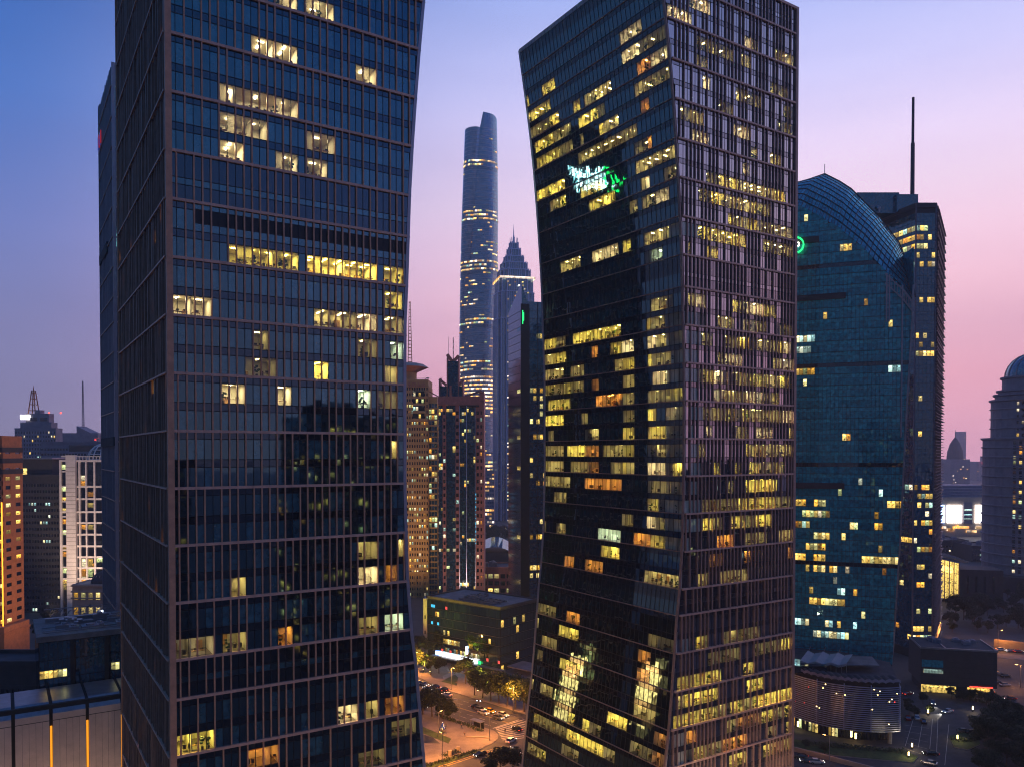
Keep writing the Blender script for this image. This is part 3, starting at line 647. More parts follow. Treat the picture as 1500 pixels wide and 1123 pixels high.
# white gridded building
D = 460; X0 = at(87, 663, D).x; r = thing('gridded_building', 'white stone building with a bold grid over dark glass and a latticed dome', 'building', (X0, D, 0)); px = lambda v: at(v, 663, D).x-X0; zz = lambda v: zat(v, D)
wl = MB(); wl.box(.4, px(162), .5, 30, 0, zz(676), 1)
for a, b in ((87, 90), (98, 112), (115, 117.5), (125, 127), (137, 139.5), (152, 155), (164, 168)): wl.box(px(a), px(b), -.5 if a != 98 else -1.6, .6, 0, zz(673) if a != 98 else zz(666), 0)
for i, q in enumerate((674, 712, 730, 749, 765, 782, 799, 815, 831, 847)): wl.box(px(112.2) if i % 3 else px(87), px(166), -.35, .55, zz(q+1.6), zz(q-1.2), 0)
for q in range(684, 880, 6): wl.box(px(98)-.03, px(112)+.03, -1.63, -1.5, zz(q+.35), zz(q-.35), 2)
for q in (668, 690, 712, 734, 756, 780, 805, 830): wl.box(px(90.2), px(97.8), -.3, .5, zz(q+1), zz(q-1), 0)
wl.build('wall', ['wall_w', 'dkgl', 'wall_c'], r)
ws = Parts(r, 'window', [K['dkgl'], K['lit'], K['screenw']]); rng = random.Random(2)
for a, b in ((117.5, 125), (127, 137), (139.5, 152), (155, 164), (90, 98)):
    for q in range(680, 868, 8):
        mb = MB(); li = 1 if rng.random() < .22 else 0
        if 817 <= q <= 846 and 117 < a < 130 and q % 3: li = 1
        mb.poly([(px(a)+.1, .42, zz(q+7)), (px(b)-.1, .42, zz(q+7)), (px(b)-.1, .42, zz(q)), (px(a)+.1, .42, zz(q))], li, (0, -1, 0)); ws.add(mb)
for a, b, q in ((118, 124.6, 818), (127.4, 133.5, 818), (118, 124.6, 832), (127.4, 133.5, 832)):
    mb = MB(); mb.box(px(a), px(b), .2, .4, zz(q+12), zz(q), 1); ws.add(mb)
ws.finish()
dm = MB(); cx_, cz_, rr_ = px(138), zz(672), 9.2
for i in range(14):
    a = 2*math.pi*i/14
    for j in range(5):
        t0, t1 = math.pi/2*j/5, math.pi/2*(j+1)/5
        dm.bar((cx_+rr_*math.cos(t0)*math.cos(a), 12+rr_*math.cos(t0)*math.sin(a), cz_+rr_*math.sin(t0)), (cx_+rr_*math.cos(t1)*math.cos(a), 12+rr_*math.cos(t1)*math.sin(a), cz_+rr_*math.sin(t1)), .45, .45)
        b = 2*math.pi*(i+1)/14
        dm.bar((cx_+rr_*math.cos(t0)*math.cos(a), 12+rr_*math.cos(t0)*math.sin(a), cz_+rr_*math.sin(t0)), (cx_+rr_*math.cos(t0)*math.cos(b), 12+rr_*math.cos(t0)*math.sin(b), cz_+rr_*math.sin(t0)), .4, .4)
dm.build('dome', 'white', r); part(r, 'dome_glazing', 'dkgl', lambda m: m.lathe([(rr_*.95*math.cos(t), cz_+rr_*.95*math.sin(t)) for t in [math.pi/2*i/6 for i in range(7)]], 18, cx_, 12))
part(r, 'parapet', 'wall_w', lambda m: [m.box(px(112), px(166), -.4, 0, zz(676), zz(673))]+[m.box(px(v), px(v)+.3, -.4, -.1, zz(673), zz(668)) for v in range(116, 166, 5)]+[m.box(px(112), px(166), -.38, -.12, zz(668.5), zz(667.5))])
r, w_, H = block('small_hall', 'small cream building with a dark ribbed dome below the white grid building', 'building', 104, 158, 858, 415, 16, ('wall_c', 'dkgl', 'litw'), 'F', 5, 8, 0, wf=.6, hf=.5, lit=.5, seed=8)
part(r, 'cornice', 'wall_c', lambda m: [m.box(-.5, w_+.5, -.9, 16, H-q, H-q+.6) for q in (0, 3.2, 6.5)])
part(r, 'dome', ['roof', 'wall_c'], lambda m: (m.lathe([(7, H), (6.6, H+2.5), (5, H+5), (2.5, H+6.6), (0, H+7)], 20, 13, 8), [m.bar((13+7.05*math.cos(a), 8+7.05*math.sin(a), H), (13+5.05*math.cos(a), 8+5.05*math.sin(a), H+5.1), .25, .25, 1) for a in [2*math.pi*i/16 for i in range(16)]]))

# podiums beside the left tower
D = 185; p = at(53, 663, D); r = thing('annex_building', 'dark glass annex with a plant covered flat roof and the back of a rooftop sign', 'building', (p.x, D, 0), TH); H = zat(935, D); w_ = 25
wl = MB(); wl.box(0, w_, 0, 24, 0, H-.05, 0); wl.box(-.4, w_, -.4, 24.4, H-.9, H+.4, 1)
for u in (6.5, 13.8): wl.box(u, u+.9, -.3, 0, 20, H-1, 2)
wl.build('wall', ['dkgl', 'roofl', 'core'], r)
ws = Parts(r, 'window', [K['navy'], K['litw'], K['bar']])
for i in range(26):
    for kx in range(3):
        u = .2+i*.94; z1 = H-1.2-kx*4.3; mb = MB()
        if 6.3 < u < 7.5 or 13.4 < u < 14.7: continue
        li = 1 if (kx == 1 and (i < 6 or i in (16, 17))) or (kx == 2 and i in (8, 9)) else 0
        mb.poly([(u, -.08, z1-4.1), (u+.88, -.08, z1-4.1), (u+.88, -.08, z1-(2.3 if li else 0)), (u, -.08, z1-(2.3 if li else 0))], li, (0, -1, 0))
        if li: mb.poly([(u, -.08, z1-2.3), (u+.88, -.08, z1-2.3), (u+.88, -.08, z1), (u, -.08, z1)], 0, (0, -1, 0))
        mb.box(u-.07, u, -.2, -.02, z1-4.1, z1, 2); ws.add(mb)
ws.finish()
rooftop_units(r, 3, 20, 8, 15, H, 9, 5, 'metal', 2.2)
rooftop_units(r, 1, 23, 2, 8, H, 6, 15, 'wall_p', 1.6)
part(r, 'pipe_run', 'metal', lambda m: [m.tube((1, y, H+.6), (23, y, H+.6), .14) for y in (3, 5.2, 9.5)])
part(r, 'railing', 'metal', lambda m: [m.bar((0, .3, H+h), (24.5, .3, H+h), .06, .06) for h in (.8, 1.3)]+[m.bar((x, .3, H), (x, .3, H+1.3), .06, .06) for x in range(0, 25, 2)])
part(r, 'duct', 'metal', lambda m: (m.bar((2, 16, H+1.2), (22, 16, H+1.2), .9, .9), m.bar((4, 12, H+.8), (18, 12, H+.8), .6, .6)))
def fn(m):
    rg = random.Random(4)
    for i in range(9):
        u = 3+i*2.1
        for q in range(5):
            a, b = rg.uniform(0, 1.5), rg.uniform(0, 1.8); m.bar((u+a, 20, H+1+b), (u+a+rg.choice((0, .9, .5)), 20, H+1+b+rg.choice((0, .9, .4))+.05), .22, .22)
    m.bar((2, 20.3, H+.9), (22, 20.3, H+.9), .2, .2); m.bar((2, 20.3, H+3.2), (22, 20.3, H+3.2), .2, .2)
part(r, 'sign_frame', 'metal', fn)
part(r, 'roof_lamp', 'led', lambda m: m.box(15, 15.4, 19, 19.4, H+1.4, H+1.9))
D = 166; p = at(-34, 663, D); r = thing('panel_podium', 'podium clad in tall ribbed stone panels with glowing amber slots between them', 'building', (p.x, D, 0), TH); H = zat(1056, D)+1.6
wl = MB(); wl.box(0, 34, .5, 15, 0, H-.4, 1)
u = -1.2; us = []
for i in range(5):
    wl.box(u+.35, u+6.7, -.3, .5, 0, H-2.2, 0)
    wl.poly([(u+.35, -.3, H-2.2), (u+6.7, -.3, H-2.2), (u+6.7, 1.8, H), (u+.35, 1.8, H)], 2, (0, -1, 1)); wl.box(u+.35, u+6.7, 1.8, 14, H-.4, H, 2)
    for q in range(1, 5): wl.box(u+.35+q*1.27-.02, u+.35+q*1.27+.02, -.32, -.3, 0, H-3.6, 3)
    wl.box(u+.35, u+6.7, -.32, -.29, H-3.75, H-3.6, 3)
    us.append(u); u += 7.05
wl.build('panel', ['panel', 'core', 'metal', 'wall_d'], r)
for u in us[2:]: part(r, 'light_slot', emit('amber_slot', lin(255, 160, 40), 1.1, True), lambda m: m.box(u-.22, u+.22, .1, .3, 0, H-5))
r, w_, H = block('flat_roof_annex', 'low dark flat roofed block at the left edge behind the stone panels', 'building', -60, 53, 973, 200, 12, ('wall_d', 'dkgl', 'lit'), 'F', 14, 4.5, 0, wf=.7, lit=0, seed=3)

# --- the middle distance
r, w_, H = block('hotel', 'tan stone hotel with small square windows and a round canopy on its crown', 'hotel', 588, 627.5, 558, 520, 26, ('wall_t', 'dkgl', 'lit'), 'FR', 11, 3.75, 0, wf=.5, hf=.5, lit=.3, seed=12, cluster=.25)
part(r, 'letters', 'wall_b', lambda m: [m.box(4.3+i*3.0, 6.5+i*3.0, -.5, -.27, zat(567.5, 520), zat(561, 520)) if 0 else [m.bar((4.3+i*3.0+a, -.45, zat(567.5, 520)+b), (4.3+i*3.0+c_, -.45, zat(567.5, 520)+d_), .35, .3, up=(0, 1, 0)) for a, b, c_, d_ in [((0, .2, 2.2, .2), (0, 1.5, 2.2, 1.5), (1.1, 0, 1.1, 3), (.2, 2.7, 2, 2.7)), ((0, 0, 0, 2.9), (2.2, 0, 2.2, 2.9), (0, 1.4, 2.2, 1.4), (0, 2.9, 2.2, 2.9)), ((.2, 0, 1.1, 3), (2.2, 0, 1.1, 3), (.3, 1.2, 2, 1.2)), ((0, 2.6, 2.2, 2.6), (.4, 0, .4, 2.6), (1.8, 0, 1.8, 2.6), (0, 1.1, 2.2, 1.1))][i % 4]] for i in range(4)])
part(r, 'balcony_bay', ['wall_t', 'dkgl', 'lit'], lambda m: [(m.box(7.5, 15.5, -1.6, -.3, zat(q+11, 520), zat(q+7.6, 520), 0), m.box(7.7, 15.3, -1.3, -.3, zat(q+7.6, 520), zat(q, 520), 1), [m.box(8+i*1.8, 9.4+i*1.8, -1.36, -1.32, zat(q+7, 520), zat(q+1.5, 520), 2) for i in ((0, 2), (1, 3), (0, 1), (2,))[kk]]) for kk, q in enumerate((573, 583, 594, 605))])
part(r, 'crown', 'wall_t', lambda m: m.lathe([(7.6, H), (7.6, zat(545, 520)), (8.0, zat(544, 520))], 24, 1.5, 9))
part(r, 'canopy', ['wall_b', 'wall_c'], lambda m: (m.lathe([(8.0, zat(544, 520)), (16, zat(536.5, 520))], 8, 1.2, 9, 0), m.lathe([(16, zat(536.5, 520)), (12, zat(531, 520)), (0, zat(528.5, 520))], 8, 1.2, 9, 1)))
part(r, 'crane_arm', 'metal', lambda m: (m.bar((10, 3, H+2), (17.5, 3, H+2), .3, .3), m.tube((15.5, 3, H), (15.5, 3, H+2), .2), m.box(16, 18, 2.6, 3.4, H+1.7, H+2.5)))
part(r, 'mast', 'wall_o', lambda m: [m.bar((4.6+a, 9+b, zat(533, 520)), (4.6+a*.3, 9+b*.3, zat(438, 520)), .22, .22) for a in (-1.3, 1.3) for b in (-1.3, 1.3)]+[m.box(4.6-1.2+i*.045, 4.6+1.2-i*.045, 7.8+i*.045, 10.2-i*.045, zat(533, 520)+i*2.3, zat(533, 520)+i*2.3+.3) for i in range(19)])
part(r, 'base_arcade', 'wall_t', lambda m: [m.box(x, x+.9, -1.2, -.3, 0, 16) for x in (0, 4.5, 9, 13.5, 17)]+[m.box(-.2, w_+.2, -1.3, -.28, 15.5, 17)])
r, w_, H = block('glazed_wing', 'narrow dark glass wing with cream floor edges joined between the hotel and the brown tower', 'building', 628.2, 640.5, 583, 523, 20, ('wall_t', 'navy', 'lit'), 'FR', 3, 3.75, 0, wf=.92, hf=.72, lit=.2, seed=14)
part(r, 'roof_arch', 'wall_b', lambda m: [m.bar((q, 1, H+4.6-q*.55), (q+1.3, 1, H+4.6-(q+1.3)*.55), .4, .7) for q in range(0, 6)])
# brown finned tower
D = 480; X0 = at(642, 663, D).x; r = thing('finned_tower', 'brown stone and glass tower with pointed fins, a crossbeam and a striped antenna', 'tower', (X0, D, 0)); px = lambda v: at(v, 663, D).x-X0; zz = lambda v: zat(v, D)
wl = MB(); wl.box(px(642.5), px(703), 1, 26, 0, zz(592), 1)
for a, b, y0, t_, q in ((702.5, 709, -1.5, 573, 0), (667.5, 673, -1, 592, 0), (697, 702.4, -.8, 592, 0), (648.5, 653.5, -.8, 592, 0)): wl.box(px(a), px(b), y0, 24, 0, zz(t_), q)
wl.box(px(642), px(703.2), -2.2, 22, zz(593), zz(580.5), 0); wl.box(px(673), px(702), -1.6, 20, zz(596), zz(593.2), 2)
for a, b, t0, t1 in ((654.6, 656.4, 519, 580), (671, 672.6, 521, 580), (643, 645, 553, 582), (677, 679, 555, 582)): 
    fn_ = MB(); fn_.box(px(a), px(b), -1, 12, zz(582), zz(t0+6), 0); fn_.poly([(px(a), -1, zz(t0+6)), (px(b), -1, zz(t0+6)), (px(b if a in (654.6, 643) else a), 6, zz(t0))], 0); fn_.bar((px((a+b)/2), 0, zz(t0+7)), (px((a+b)/2), 11, zz(t0)), .8, 1.6, 0); fn_.build('stone_fin', 'wall_b', r)
wl.bar((px(655), .5, zz(519)), (px(663), .5, zz(530)), .5, 2, 0); wl.bar((px(672.4), .5, zz(521)), (px(664), .5, zz(530)), .5, 2, 0); wl.bar((px(643.4), .5, zz(555)), (px(654), .5, zz(564)), .5, 1.6, 0); wl.bar((px(678.6), .5, zz(556)), (px(672.6), .5, zz(564)), .5, 1.6, 0)
wl.bar((px(674), 4, zz(583)), (px(705), 4, zz(571)), .8, 1.2, 0); wl.box(px(659), px(662), -2.4, -1, zz(584), zz(565), 0)
for k_ in range(40):
    wl.box(px(702.4), px(709.1), -1.55, -1.4, 6+k_*5-.08, 6+k_*5+.08, 2)
wl.build('wall', ['wall_b', 'navy', 'wall_d'], r)
part(r, 'glass_shaft', ['navy'], lambda m: (m.box(px(656.4), px(671), .2, 11, zz(581), zz(529)), m.box(px(645), px(654.6), .6, 10, zz(581), zz(565)), m.box(px(672.6), px(677), .6, 10, zz(581), zz(565))))
part(r, 'antenna', ['wall_w', 'wall_d'], lambda m: [m.tube((px(663.5), 4, zz(531)+i*1.75), (px(663.5), 4, zz(531)+i*1.75+1.75), .28, .28, 6, i % 2) for i in range(9)]+[m.tube((px(656.5), 4, zz(520)), (px(656.5), 4, zz(492)), .12)])
ws = Parts(r, 'window', [K['navy'], K['lit'], K['dkgl']]); rng = random.Random(9)
for a, b, n, y0 in ((642.6, 648.4, 2, .8), (653.7, 667.4, 3, .7), (673.2, 696.8, 7, .4)):
    for q in range(598, 862, 5):
        prev = rng.random() < .06
        for i in range(n):
            prev = rng.random() < (.35 if prev else .03 if q > 606 else .45); u0, u1 = a+(b-a)*i/n, a+(b-a)*(i+1)/n
            bl = 1.4*math.sin(math.pi*(i+.5)/n) if n == 7 else 0
            mb = MB(); mb.box(px(u0)+.08, px(u1)-.08, y0-bl-.1, 1.05, zz(q+4.5), zz(q+.3), 1 if prev else 0); ws.add(mb)
for a, b, y0 in ((668.3, 672, -1.06), (698.2, 701.4, -.86), (649.6, 652.6, -.86), (704, 706, -1.56)):
    for q in range(602, 860, 10):
        mb = MB(); mb.poly([(px(a), y0, zz(q+5)), (px(b), y0, zz(q+5)), (px(b), y0, zz(q)), (px(a), y0, zz(q))], 1 if rng.random() < .12 else 2, (0, -1, 0)); ws.add(mb)
ws.finish()
part(r, 'edge_light', 'cyan', lambda m: [m.box(px(696.6), px(696.6)+.35, -1.2, -.9, zz(q+rng.uniform(1, 4)), zz(q)) for q in range(722, 800, 6)])
part(r, 'silver_rib', 'louv', lambda m: (m.box(px(683), px(684.2), -2.0, -.9, 0, zz(594)), m.box(px(673), px(673.8), -1.8, -.6, 0, zz(594)), m.box(px(695.8), px(696.5), -1.5, -.6, 0, zz(594))))
r, w_, H = block('low_office', 'low brown building with lit deep window bays at the foot of the brown tower', 'building', 696, 750, 832, 505, 24, ('wall_b', 'dkgl', 'litw'), 'FR', 6, 4.6, 0, wf=.75, hf=.6, lit=.35, seed=21); rooftop_units(r, 2, 20, 3, 20, H, 5, 3)
r = thing('curved_hall', 'dark low hall with a curved shell roof behind the low brown building', 'building', (*at(724, 663, 640)[:2], 0))
part(r, 'roof_shell', 'navy', lambda m: [m.poly([(-16+32*i/10, 0, 14+5*math.sin(math.pi*i/10)), (-16+32*(i+1)/10, 0, 14+5*math.sin(math.pi*(i+1)/10)), (-16+32*(i+1)/10, 40, 16+7*math.sin(math.pi*(i+1)/10)), (-16+32*i/10, 40, 16+7*math.sin(math.pi*i/10))], 0, (0, 0, 1)) for i in range(10)])
part(r, 'wall', 'wall_d', lambda m: m.box(-16, 26, .2, 39, 0, 14))

# twisting supertall
D = 1271; p = at(703.5, 663, D); r = thing('twisted_skyscraper', 'tallest blue glass skyscraper, twisting and tapering to a notched top', 'skyscraper', (p.x, D, 0)); zz = lambda v: zat(v, D)
prof = [(0, 37), (zz(700), 36.5), (zz(560), 32.6), (zz(450), 30.4), (zz(330), 28.5), (zz(260), 27), (zz(195), 25.6), (zz(173), 25.0)]
def rad(z):
    for (a, p_), (b, q_) in zip(prof, prof[1:]):
        if z <= b: return p_+(q_-p_)*(z-a)/(b-a)
    return prof[-1][1]
NA = 48
def sp_(a, z):
    th = a+R(120)*(z/632)+R(120); c3 = math.cos(3*a)
    rr = rad(z)*(1+.07*c3); ntch = math.exp(-((((a-R(36)+math.pi) % (2*math.pi))-math.pi)/.10)**2)
    rr *= 1-.10*ntch
    return Vector((rr*math.cos(th), rr*math.sin(th), z))
def topz(a):
    f = ((a-R(40)) % (2*math.pi))/(2*math.pi)
    return zz(195) + (zz(173)-zz(195))*(1 if f < .13 else max(0, 1-((f-.13)/.34)**1.3))
zs = [zz(195)*i/100 for i in range(101)]; zone = [zz(v) for v in (255, 330, 404, 484, 546, 612, 690)]
bod = MB(); bnd = MB()
ws = Parts(r, 'lit_floor', [K['lits'], K['lit']]); rng = random.Random(17)
for i in range(100):
    z0, z1 = zs[i], zs[i+1]; near = min(zone, key=lambda q: abs(q-z0)); isb = abs(near-z0) < 3.2
    for j in range(NA):
        a0, a1 = 2*math.pi*j/NA, 2*math.pi*(j+1)/NA
        bod.poly([sp_(a0, z0), sp_(a1, z0), sp_(a1, z1-.9), sp_(a0, z1-.9)], 1 if isb else 0)
        q = [sp_(a0, z1-.9)*1, sp_(a1, z1-.9)*1, sp_(a1, z1), sp_(a0, z1)]
        bod.poly(q, 2)
    yv = proj((p.x, D-25, z0))[1]
    heavy = 552 < yv < 602; pz = .85 if heavy else .75 if any(0 < z0-q < 16 for q in zone) else .12 if yv > 330 else .03
    runl = 0
    for j in range(NA):
        a0, a1 = 2*math.pi*j/NA, 2*math.pi*(j+1)/NA
        c_ = sp_((a0+a1)/2, z0)
        if c_.y > 4: runl = 0; continue
        if runl > 0: runl -= 1
        elif rng.random() < pz*(.55 if not heavy else 1): runl = rng.choice((2, 4, 6)) if pz > .2 else rng.choice((0, 0, 1, 2))
        else: continue
        mb = MB(); o_ = Vector((c_.x, c_.y, 0)).normalized()*.35; z2 = z0+(z1-z0)*(.55 if pz > .5 else .45)
        mb.poly([sp_(a0, z0+.6)+o_, sp_(a1, z0+.6)+o_, sp_(a1, z2)+o_, sp_(a0, z2)+o_], 0 if heavy else rng.choice((0, 1)), o_); ws.add(mb)
ws.finish()
for j in range(NA):
    a0, a1 = 2*math.pi*j/NA, 2*math.pi*(j+1)/NA
    for q in range(4):
        f0, f1 = q/4, (q+1)/4; t0, t1 = topz(a0)-zs[-1], topz(a1)-zs[-1]
        if max(t0, t1) < .5: continue
        bod.poly([sp_(a0, zs[-1]+t0*f0), sp_(a1, zs[-1]+t1*f0), sp_(a1, zs[-1]+t1*f1), sp_(a0, zs[-1]+t0*f1)], 0)
bod.poly([sp_(2*math.pi*j/NA, zs[-1]-3) for j in range(NA)], 1, (0, 0, 1))
bod.build('glass_skin', ['sup', 'navy', 'steel'], r)
part(r, 'aircraft_light', 'red', lambda m: [m.box(q.x-.9, q.x+.9, q.y-2, q.y-.5, q.z, q.z+1.8) for q in [sp_(a, zz(v)) for a, v in ((R(270-240-88), 262), (R(270-240-78), 336))]])
# tiered pagoda-like skyscraper
D = 1133; p = at(752.5, 663, D); r = thing('tiered_skyscraper', 'silvery skyscraper with stepped pagoda tiers and a needle spire beside the tallest tower', 'skyscraper', (p.x, D, 0), R(12)); zz = lambda v: zat(v, D)
tiers = [(27, 0, 470), (26, 470, 432), (24.5, 432, 412), (21.5, 412, 399), (17.5, 399, 388), (13, 388, 378), (9, 378, 367), (6, 367, 358)]
bod = MB(); rib = MB(); ws = Parts(r, 'lit_window', [K['lits'], K['lit']]); rng = random.Random(3)
for h_, ya, yb in tiers:
    za, zb = (0 if ya == 0 else zz(ya)), zz(yb); n = h_*.42
    fp = [(-h_+n, -h_), (h_-n, -h_), (h_-n, -h_+n*.4), (h_-n*.4, -h_+n*.4), (h_-n*.4, -h_+n), (h_, -h_+n), (h_, h_-n), (h_-n*.4, h_-n), (h_-n*.4, h_-n*.4), (h_-n, h_-n*.4), (h_-n, h_), (-h_+n, h_), (-h_+n, h_-n*.4), (-h_+n*.4, h_-n*.4), (-h_+n*.4, h_-n), (-h_, h_-n), (-h_, -h_+n), (-h_+n*.4, -h_+n), (-h_+n*.4, -h_+n*.4), (-h_+n, -h_+n*.4)]
    bod.prism(fp, za, zb)
    for i, q in enumerate(fp):
        rib.box(q[0]-.5, q[0]+.5, q[1]-.5, q[1]+.5, za, zb+2.2)
        q2 = fp[(i+1) % 20]; L = math.hypot(q2[0]-q[0], q2[1]-q[1])
        for k_ in range(1, int(L/3.2)): rib.box(q[0]+(q2[0]-q[0])*k_*3.2/L-.22, q[0]+(q2[0]-q[0])*k_*3.2/L+.22, q[1]+(q2[1]-q[1])*k_*3.2/L-.22, q[1]+(q2[1]-q[1])*k_*3.2/L+.22, za, zb)
        rib.bar((q[0]*1.02, q[1]*1.02, zb), (q2[0]*1.02, q2[1]*1.02, zb), .6, 1.2)
bod.build('glass_body', 'sup', r); rib.build('steel_rib', 'louv', r)
part(r, 'spire', 'louv', lambda m: (m.tube((0, 0, zz(358)), (0, 0, zz(345)), 2.2, .8), m.tube((0, 0, zz(345)), (0, 0, zz(329)), .8, .15), [m.bar((a*4.5, b*4.5, zz(360)), (a*5.5, b*5.5, zz(349)), .7, .7) for a, b in ((1, 0), (-1, 0), (0, 1), (0, -1), (.7, -.7), (-.7, -.7))]))
part(r, 'crown_light_band', 'lits', lambda m: (m.box(-24.8, 24.8, -25.6, -24.8, zz(413.5), zz(410.5)), m.box(24.8, 25.6, -25, 25, zz(413.5), zz(410.5)), m.box(-25.6, -24.8, -25, 25, zz(413.5), zz(410.5))))
for q in range(418, 780, 5):
    for i in range(12):
        if rng.random() < (.26 if q < 640 else .42):
            u = -15+i*2.6; mb = MB(); mb.poly([(u, -27.3, zz(q+2)), (u+2.3, -27.3, zz(q+2)), (u+2.3, -27.3, zz(q)), (u, -27.3, zz(q))], rng.choice((0, 1)), (0, -1, 0)); ws.add(mb)
ws.finish()
# far lit blocks at the foot of the skyscrapers
r, w_, H = block('lit_block', 'distant block glowing with bright lit floors below the tallest tower', 'building', 706, 724, 690, 1000, 30, ('wall_p', 'sup', 'lits'), 'F', 5, 5, 0, wf=.85, hf=.5, lit=.6, seed=4)
r, w_, H = block('lit_block', 'distant violet block with scattered lights left of the dark angled tower', 'building', 724.5, 746, 770, 930, 30, ('wall_p', 'sup', 'lits'), 'F', 6, 4, 0, wf=.7, hf=.4, lit=.4, seed=5)
# dark slanted-top tower behind the right tower
D = 430; p = at(764, 663, D); yw = R(16.9); r = thing('angled_tower', 'dark blue glass tower with a slanted top half hidden behind the leaning right tower', 'tower', (p.x, D, 0), yw); zz = lambda v: zat(v, D)
wl = MB(); h0, h1, h2 = zz(413), zz(437), zz(441)
wl.poly([(0, 0, 0), (0, 25, 0), (0, 25, h1-4), (0, 0, h0)], 1, (-1, 0, 0)); wl.poly([(0, 0, 0), (22, 0, 0), (22, 0, h2), (3, 0, h2), (3, 0, h2), (0, 0, h0)], 0, (0, -1, 0))
wl.poly([(22, 0, 0), (22, 25, 0), (22, 25, h2), (22, 0, h2)], 0, (1, 0, 0)); wl.poly([(0, 0, h0), (3, 0, h2), (22, 0, h2), (22, 25, h2), (0, 25, h1-4)], 2, (0, 0, 1)); wl.poly([(0, 25, 0), (22, 25, 0), (22, 25, h2), (0, 25, h1-4)], 0, (0, 1, 0))
wl.build('glass_body', ['navy', 'violet', 'roof'], r)
fr = MB()
for z in [8+4.2*i for i in range(40)]:
    fr.box(-.1, .0, 0, 25, z-.1, z+.1); fr.box(0, 22, -.1, 0, z-.1, z+.1)
fr.box(-.5, 4.4, -.35, .1, 0, h2-1.5, 0); fr.box(9, 9.4, -.3, 0, 0, h2); fr.build('floor_line', 'bar', r)
ws = Parts(r, 'window', [K['navy'], K['litw']]); rng = random.Random(6)
for i in range(38):
    rowlit = rng.random() < .3
    for c_ in range(9):
        u = 4.8+c_*1.9; z = 10+4.2*i; li = rng.random() < (.5 if rowlit else .06)
        mb = MB(); mb.poly([(u, -.06, z), (u+1.7, -.06, z), (u+1.7, -.06, z+2.6), (u, -.06, z+2.6)], 1 if li else 0, (0, -1, 0)); ws.add(mb)
    if rng.random() < .25:
        mb = MB(); mb.poly([(-.06, 2, 10+4.2*i), (-.06, 8, 10+4.2*i), (-.06, 8, 12+4.2*i), (-.06, 2, 12+4.2*i)], 1 if i < 30 else 0, (-1, 0, 0)); ws.add(mb)
ws.finish()
part(r, 'green_sign', 'green', lambda m: (m.box(.3, .6, -.9, -.5, zz(475), zz(455)), m.box(.8, 1.1, -.9, -.5, zz(470), zz(458)), m.box(.3, 1.1, -.9, -.5, zz(464), zz(462))))
# glass mid-rise at the crossroads
cxy = gp(733, 988); P0 = at(625.6, 873, 365); yw = math.atan2(cxy.y-365, cxy.x-P0.x); L_ = math.hypot(cxy.y-365, cxy.x-P0.x)
r = thing('corner_office', 'low dark glass office at the crossroads with a glowing white screen', 'building', (P0.x, 365, 0), yw); H = 28.6
wl = MB(); wl.box(0, L_, 0, 26, 0, H-.4, 0)
wl.prism([(0, 0), (L_, 0), (L_, 26), (0, 26)], H-.4, H, 1, 1)
for a, b, c_, d_ in ((-.3, L_+.3, -.3, .3), (-.3, L_+.3, 25.7, 26.3), (-.3, .3, .3, 25.7), (L_-.3, L_+.3, .3, 25.7)): wl.box(a, b, c_, d_, H-.6, H+.6, 2)
for i in range(8):
    z = 3.9*i+.4; wl.box(-.15, L_+.15, -.22, 0, z-.06, z+.06, 3); wl.box(L_, L_+.22, 0, 26, z-.06, z+.06, 3)
wl.build('wall', ['dkgl', 'roofl', 'wall_d', M('dark_floor_edge', (.04, .055, .06), .4, .4)], r)
ws = Parts(r, 'window', [K['glk'], K['litw'], K['cyan'], emit('dim_red_shop', (1, .1, .08), 1.2), K['lit']]); rng = random.Random(31); rg2 = {1: [(.25, .75, .75, 4)], 2: [(.22, .62, .8, 1)], 3: [(.22, .30, .7, 1), (.85, .88, .8, 4)], 4: [(.05, .08, .8, 2), (.14, .17, .7, 2)], 5: [(.1, .16, .8, 1), (.55, .6, .3, 4)], 6: [(.04, .1, .7, 2)]}
for i in range(7):
    for c_ in range(34):
        u = .1+c_*(L_-.2)/34; mi = 0
        for a, b, p_, m__ in rg2.get(i, []):
            if a <= c_/34 <= b and rng.random() < p_: mi = m__
        if i == 1 and c_ in (7, 11, 28, 33): mi = 3
        if i == 6 and c_ == 9: mi = 3
        z = 3.9*i+.8; mb = MB(); mb.poly([(u, -.07, z), (u+(L_-.2)/34-.12, -.07, z), (u+(L_-.2)/34-.12, -.07, z+(3.2 if mi == 0 else 1.3 if mi in (2, 3) else 2.2)), (u, -.07, z+(3.2 if mi == 0 else 1.3 if mi in (2, 3) else 2.2))], mi, (0, -1, 0)); ws.add(mb)
    for c_ in range(12):
        u = .3+c_*2.1; z = 3.9*i+.8; mb = MB(); mi = 1 if rng.random() < .08 else 0
        mb.poly([(L_+.07, u, z), (L_+.07, u+1.9, z), (L_+.07, u+1.9, z+3.1), (L_+.07, u, z+3.1)], mi, (1, 0, 0)); ws.add(mb)
ws.finish()
sc = MB(); sc.box(.20*L_, .72*L_, -.9, -.5, 3.0, 4.7, 0); sc.box(.14*L_, .20*L_, -.9, -.5, 3.0, 4.7, 1); sc.box(.72*L_, .76*L_, -.9, -.5, 3.0, 4.2, 2); sc.build('led_screen', [emit('screen_white_light', (.92, .96, 1), 7, True), 'screenb', 'green'], r)
part(r, 'canopy', 'roofl', lambda m: (m.box(.1*L_, L_+3, -2.5, -.3, 2.4, 2.8), m.box(L_*.9, L_+14, -1, 12, 0, 1.2), m.box(L_+2, L_+15, 2, 13, 3.4, 3.8)))
part(r, 'vertical_sign', 'led', lambda m: m.box(.56*L_, .565*L_+.4, -.6, -.3, 6, 9.5))
